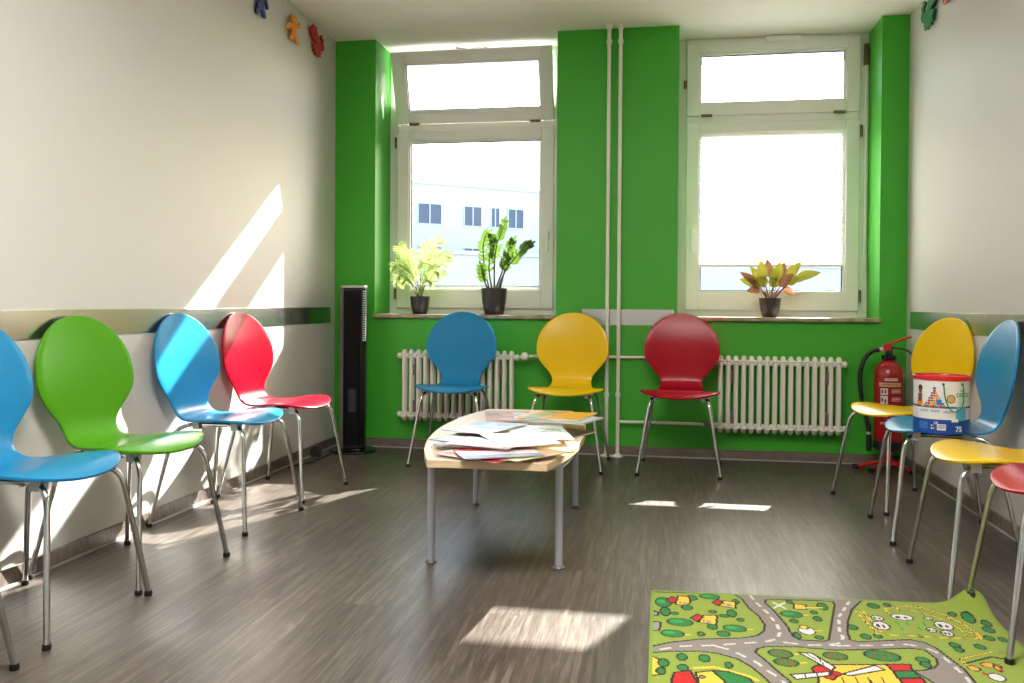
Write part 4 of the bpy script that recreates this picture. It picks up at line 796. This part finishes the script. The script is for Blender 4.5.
def paint_rug():
    x0,x1,y0,y1=-.023,.990,1.60,2.852; st=.0034; nx=int((x1-x0)/st); ny=int((y1-y0)/st)
    gx=x0+(np.arange(nx)+.5)/nx*(x1-x0); gy=y0+(np.arange(ny)+.5)/ny*(y1-y0)
    # the drawing was measured on the floor, where the top edge rises .07 per metre to the right
    X,Y=np.meshgrid(gx,gy); Yt=Y+.050*(X-x0)*np.clip((Y-2.0)/.8,0,1); img=np.zeros((ny,nx,3)); img[:]=S(RCOL['road'])[:3]
    def inside(P):
        m=np.zeros(X.shape,bool); n=len(P)
        for i in range(n):
            (ax,ay),(bx,by)=P[i],P[(i+1)%n]
            if ay==by: continue
            c=((ay>Yt)!=(by>Yt))&(X<(bx-ax)*(Yt-ay)/(by-ay)+ax); m^=c
        return m
    def near(P,w,dash=False,closed=False):
        m=np.zeros(X.shape,bool); acc=0; Q=P+[P[0]] if closed else P
        for (ax,ay),(bx,by) in zip(Q,Q[1:]):
            dx,dy=bx-ax,by-ay; L=math.hypot(dx,dy)
            if L<1e-6: continue
            t=np.clip(((X-ax)*dx+(Yt-ay)*dy)/L/L,0,1); d=np.hypot(X-ax-t*dx,Yt-ay-t*dy)<w/2
            if dash: d&=((acc+t*L)%.062)<.036
            m|=d; acc+=L
        return m
    for kind,c,a,P in RUG:
        P=[(p[0]/1000,p[1]/1000) for p in P]; col=np.array(S(RCOL[c])[:3])
        if kind=='p':
            img[inside(P)]=col
            if a: img[near(P,.0065,closed=True)]=S(RCOL['k'])[:3]
        elif kind=='l': img[near(P,a*.00085)]=col
        elif kind=='d': img[near(P,.009,True)]=col
        else:
            (cx,cy),(rx,ry)=P; ry=max(ry,.007); q=((X-cx)/rx)**2+((Yt-cy)/ry)**2
            img[q<1]=col
            if a: k=.0035/min(rx,ry); img[(q<1+k*1.2)&(q>1-k*1.2)]=S(RCOL['k'])[:3]
    e=.010; img[(X<x0+e)|(X>x1-e)|(Y>y1-e)]=S((128,156,62))[:3]
    return x0,x1,y0,y1,nx,ny,img
def rug():
    x0,x1,y0,y1,nx,ny,img=paint_rug()
    vx=x0+np.arange(nx+1)/nx*(x1-x0); vy=y0+np.arange(ny+1)/ny*(y1-y0); X,Y=np.meshgrid(vx,vy)
    Ys=Y+.050*(X-x0)*np.clip((Y-2.0)/.8,0,1)
    Xs=X-.0*(Y)
    Zt=.006+.052*np.exp(-(((X-.965)/.055)**2+((Y-2.84)/.085)**2))-.0045*np.exp(-(((X-.922)/.05)**2+((Y-2.41)/.05)**2))
    top=np.stack([Xs,Ys,Zt],-1).reshape(-1,3)
    bot=np.stack([Xs,Ys,Zt-.0055],-1).reshape(-1,3)
    idx=np.arange((nx+1)*(ny+1)).reshape(ny+1,nx+1)
    ft=np.stack([idx[:-1,:-1],idx[:-1,1:],idx[1:,1:],idx[1:,:-1]],-1).reshape(-1,4)
    o=len(top)
    rim=[list(idx[0,:]),list(idx[:,-1]),list(idx[-1,::-1]),list(idx[::-1,0])]; fs=[]
    for r_ in rim:
        for a,b in zip(r_,r_[1:]): fs.append((a+o,b+o,b,a))
    fb=ft[:,::-1]+o
    faces=np.concatenate([ft,np.array(fs),fb])
    me=bpy.data.meshes.new('play_rug'); me.from_pydata(np.concatenate([top,bot]).tolist(),[],faces.tolist()); me.update()
    ca=me.color_attributes.new('print','FLOAT_COLOR','CORNER')
    nf=len(faces); colf=np.ones((nf,4)); colf[:len(ft),:3]=img.reshape(-1,3); colf[len(ft):,:3]=S((140,178,66))[:3]
    ca.data.foreach_set('color',np.repeat(colf,4,axis=0).astype(np.float32).ravel())
    m=bpy.data.materials.new('printed_pile'); m.use_nodes=True; nt=m.node_tree; p=nt.nodes['Principled BSDF']; p.inputs['Roughness'].default_value=.95; p.inputs['Specular IOR Level'].default_value=.1; p.inputs['Sheen Weight'].default_value=.15
    at_=nt.nodes.new('ShaderNodeVertexColor'); at_.layer_name='print'; nt.links.new(at_.outputs[0],p.inputs['Base Color'])
    n=nt.nodes.new('ShaderNodeTexNoise'); n.inputs['Scale'].default_value=380; b=nt.nodes.new('ShaderNodeBump'); b.inputs['Strength'].default_value=.35; b.inputs['Distance'].default_value=.003; nt.links.new(n.outputs['Fac'],b.inputs['Height']); nt.links.new(b.outputs[0],p.inputs['Normal'])
    me.materials.append(m); me.polygons.foreach_set('use_smooth',[True]*len(me.polygons)); me.set_sharp_from_angle(angle=R_(40))
    o_=link('play_rug',me); tag(o_,'green play rug printed with grey roads, farm, windmill and fenced cows','rug'); return o_
rug()
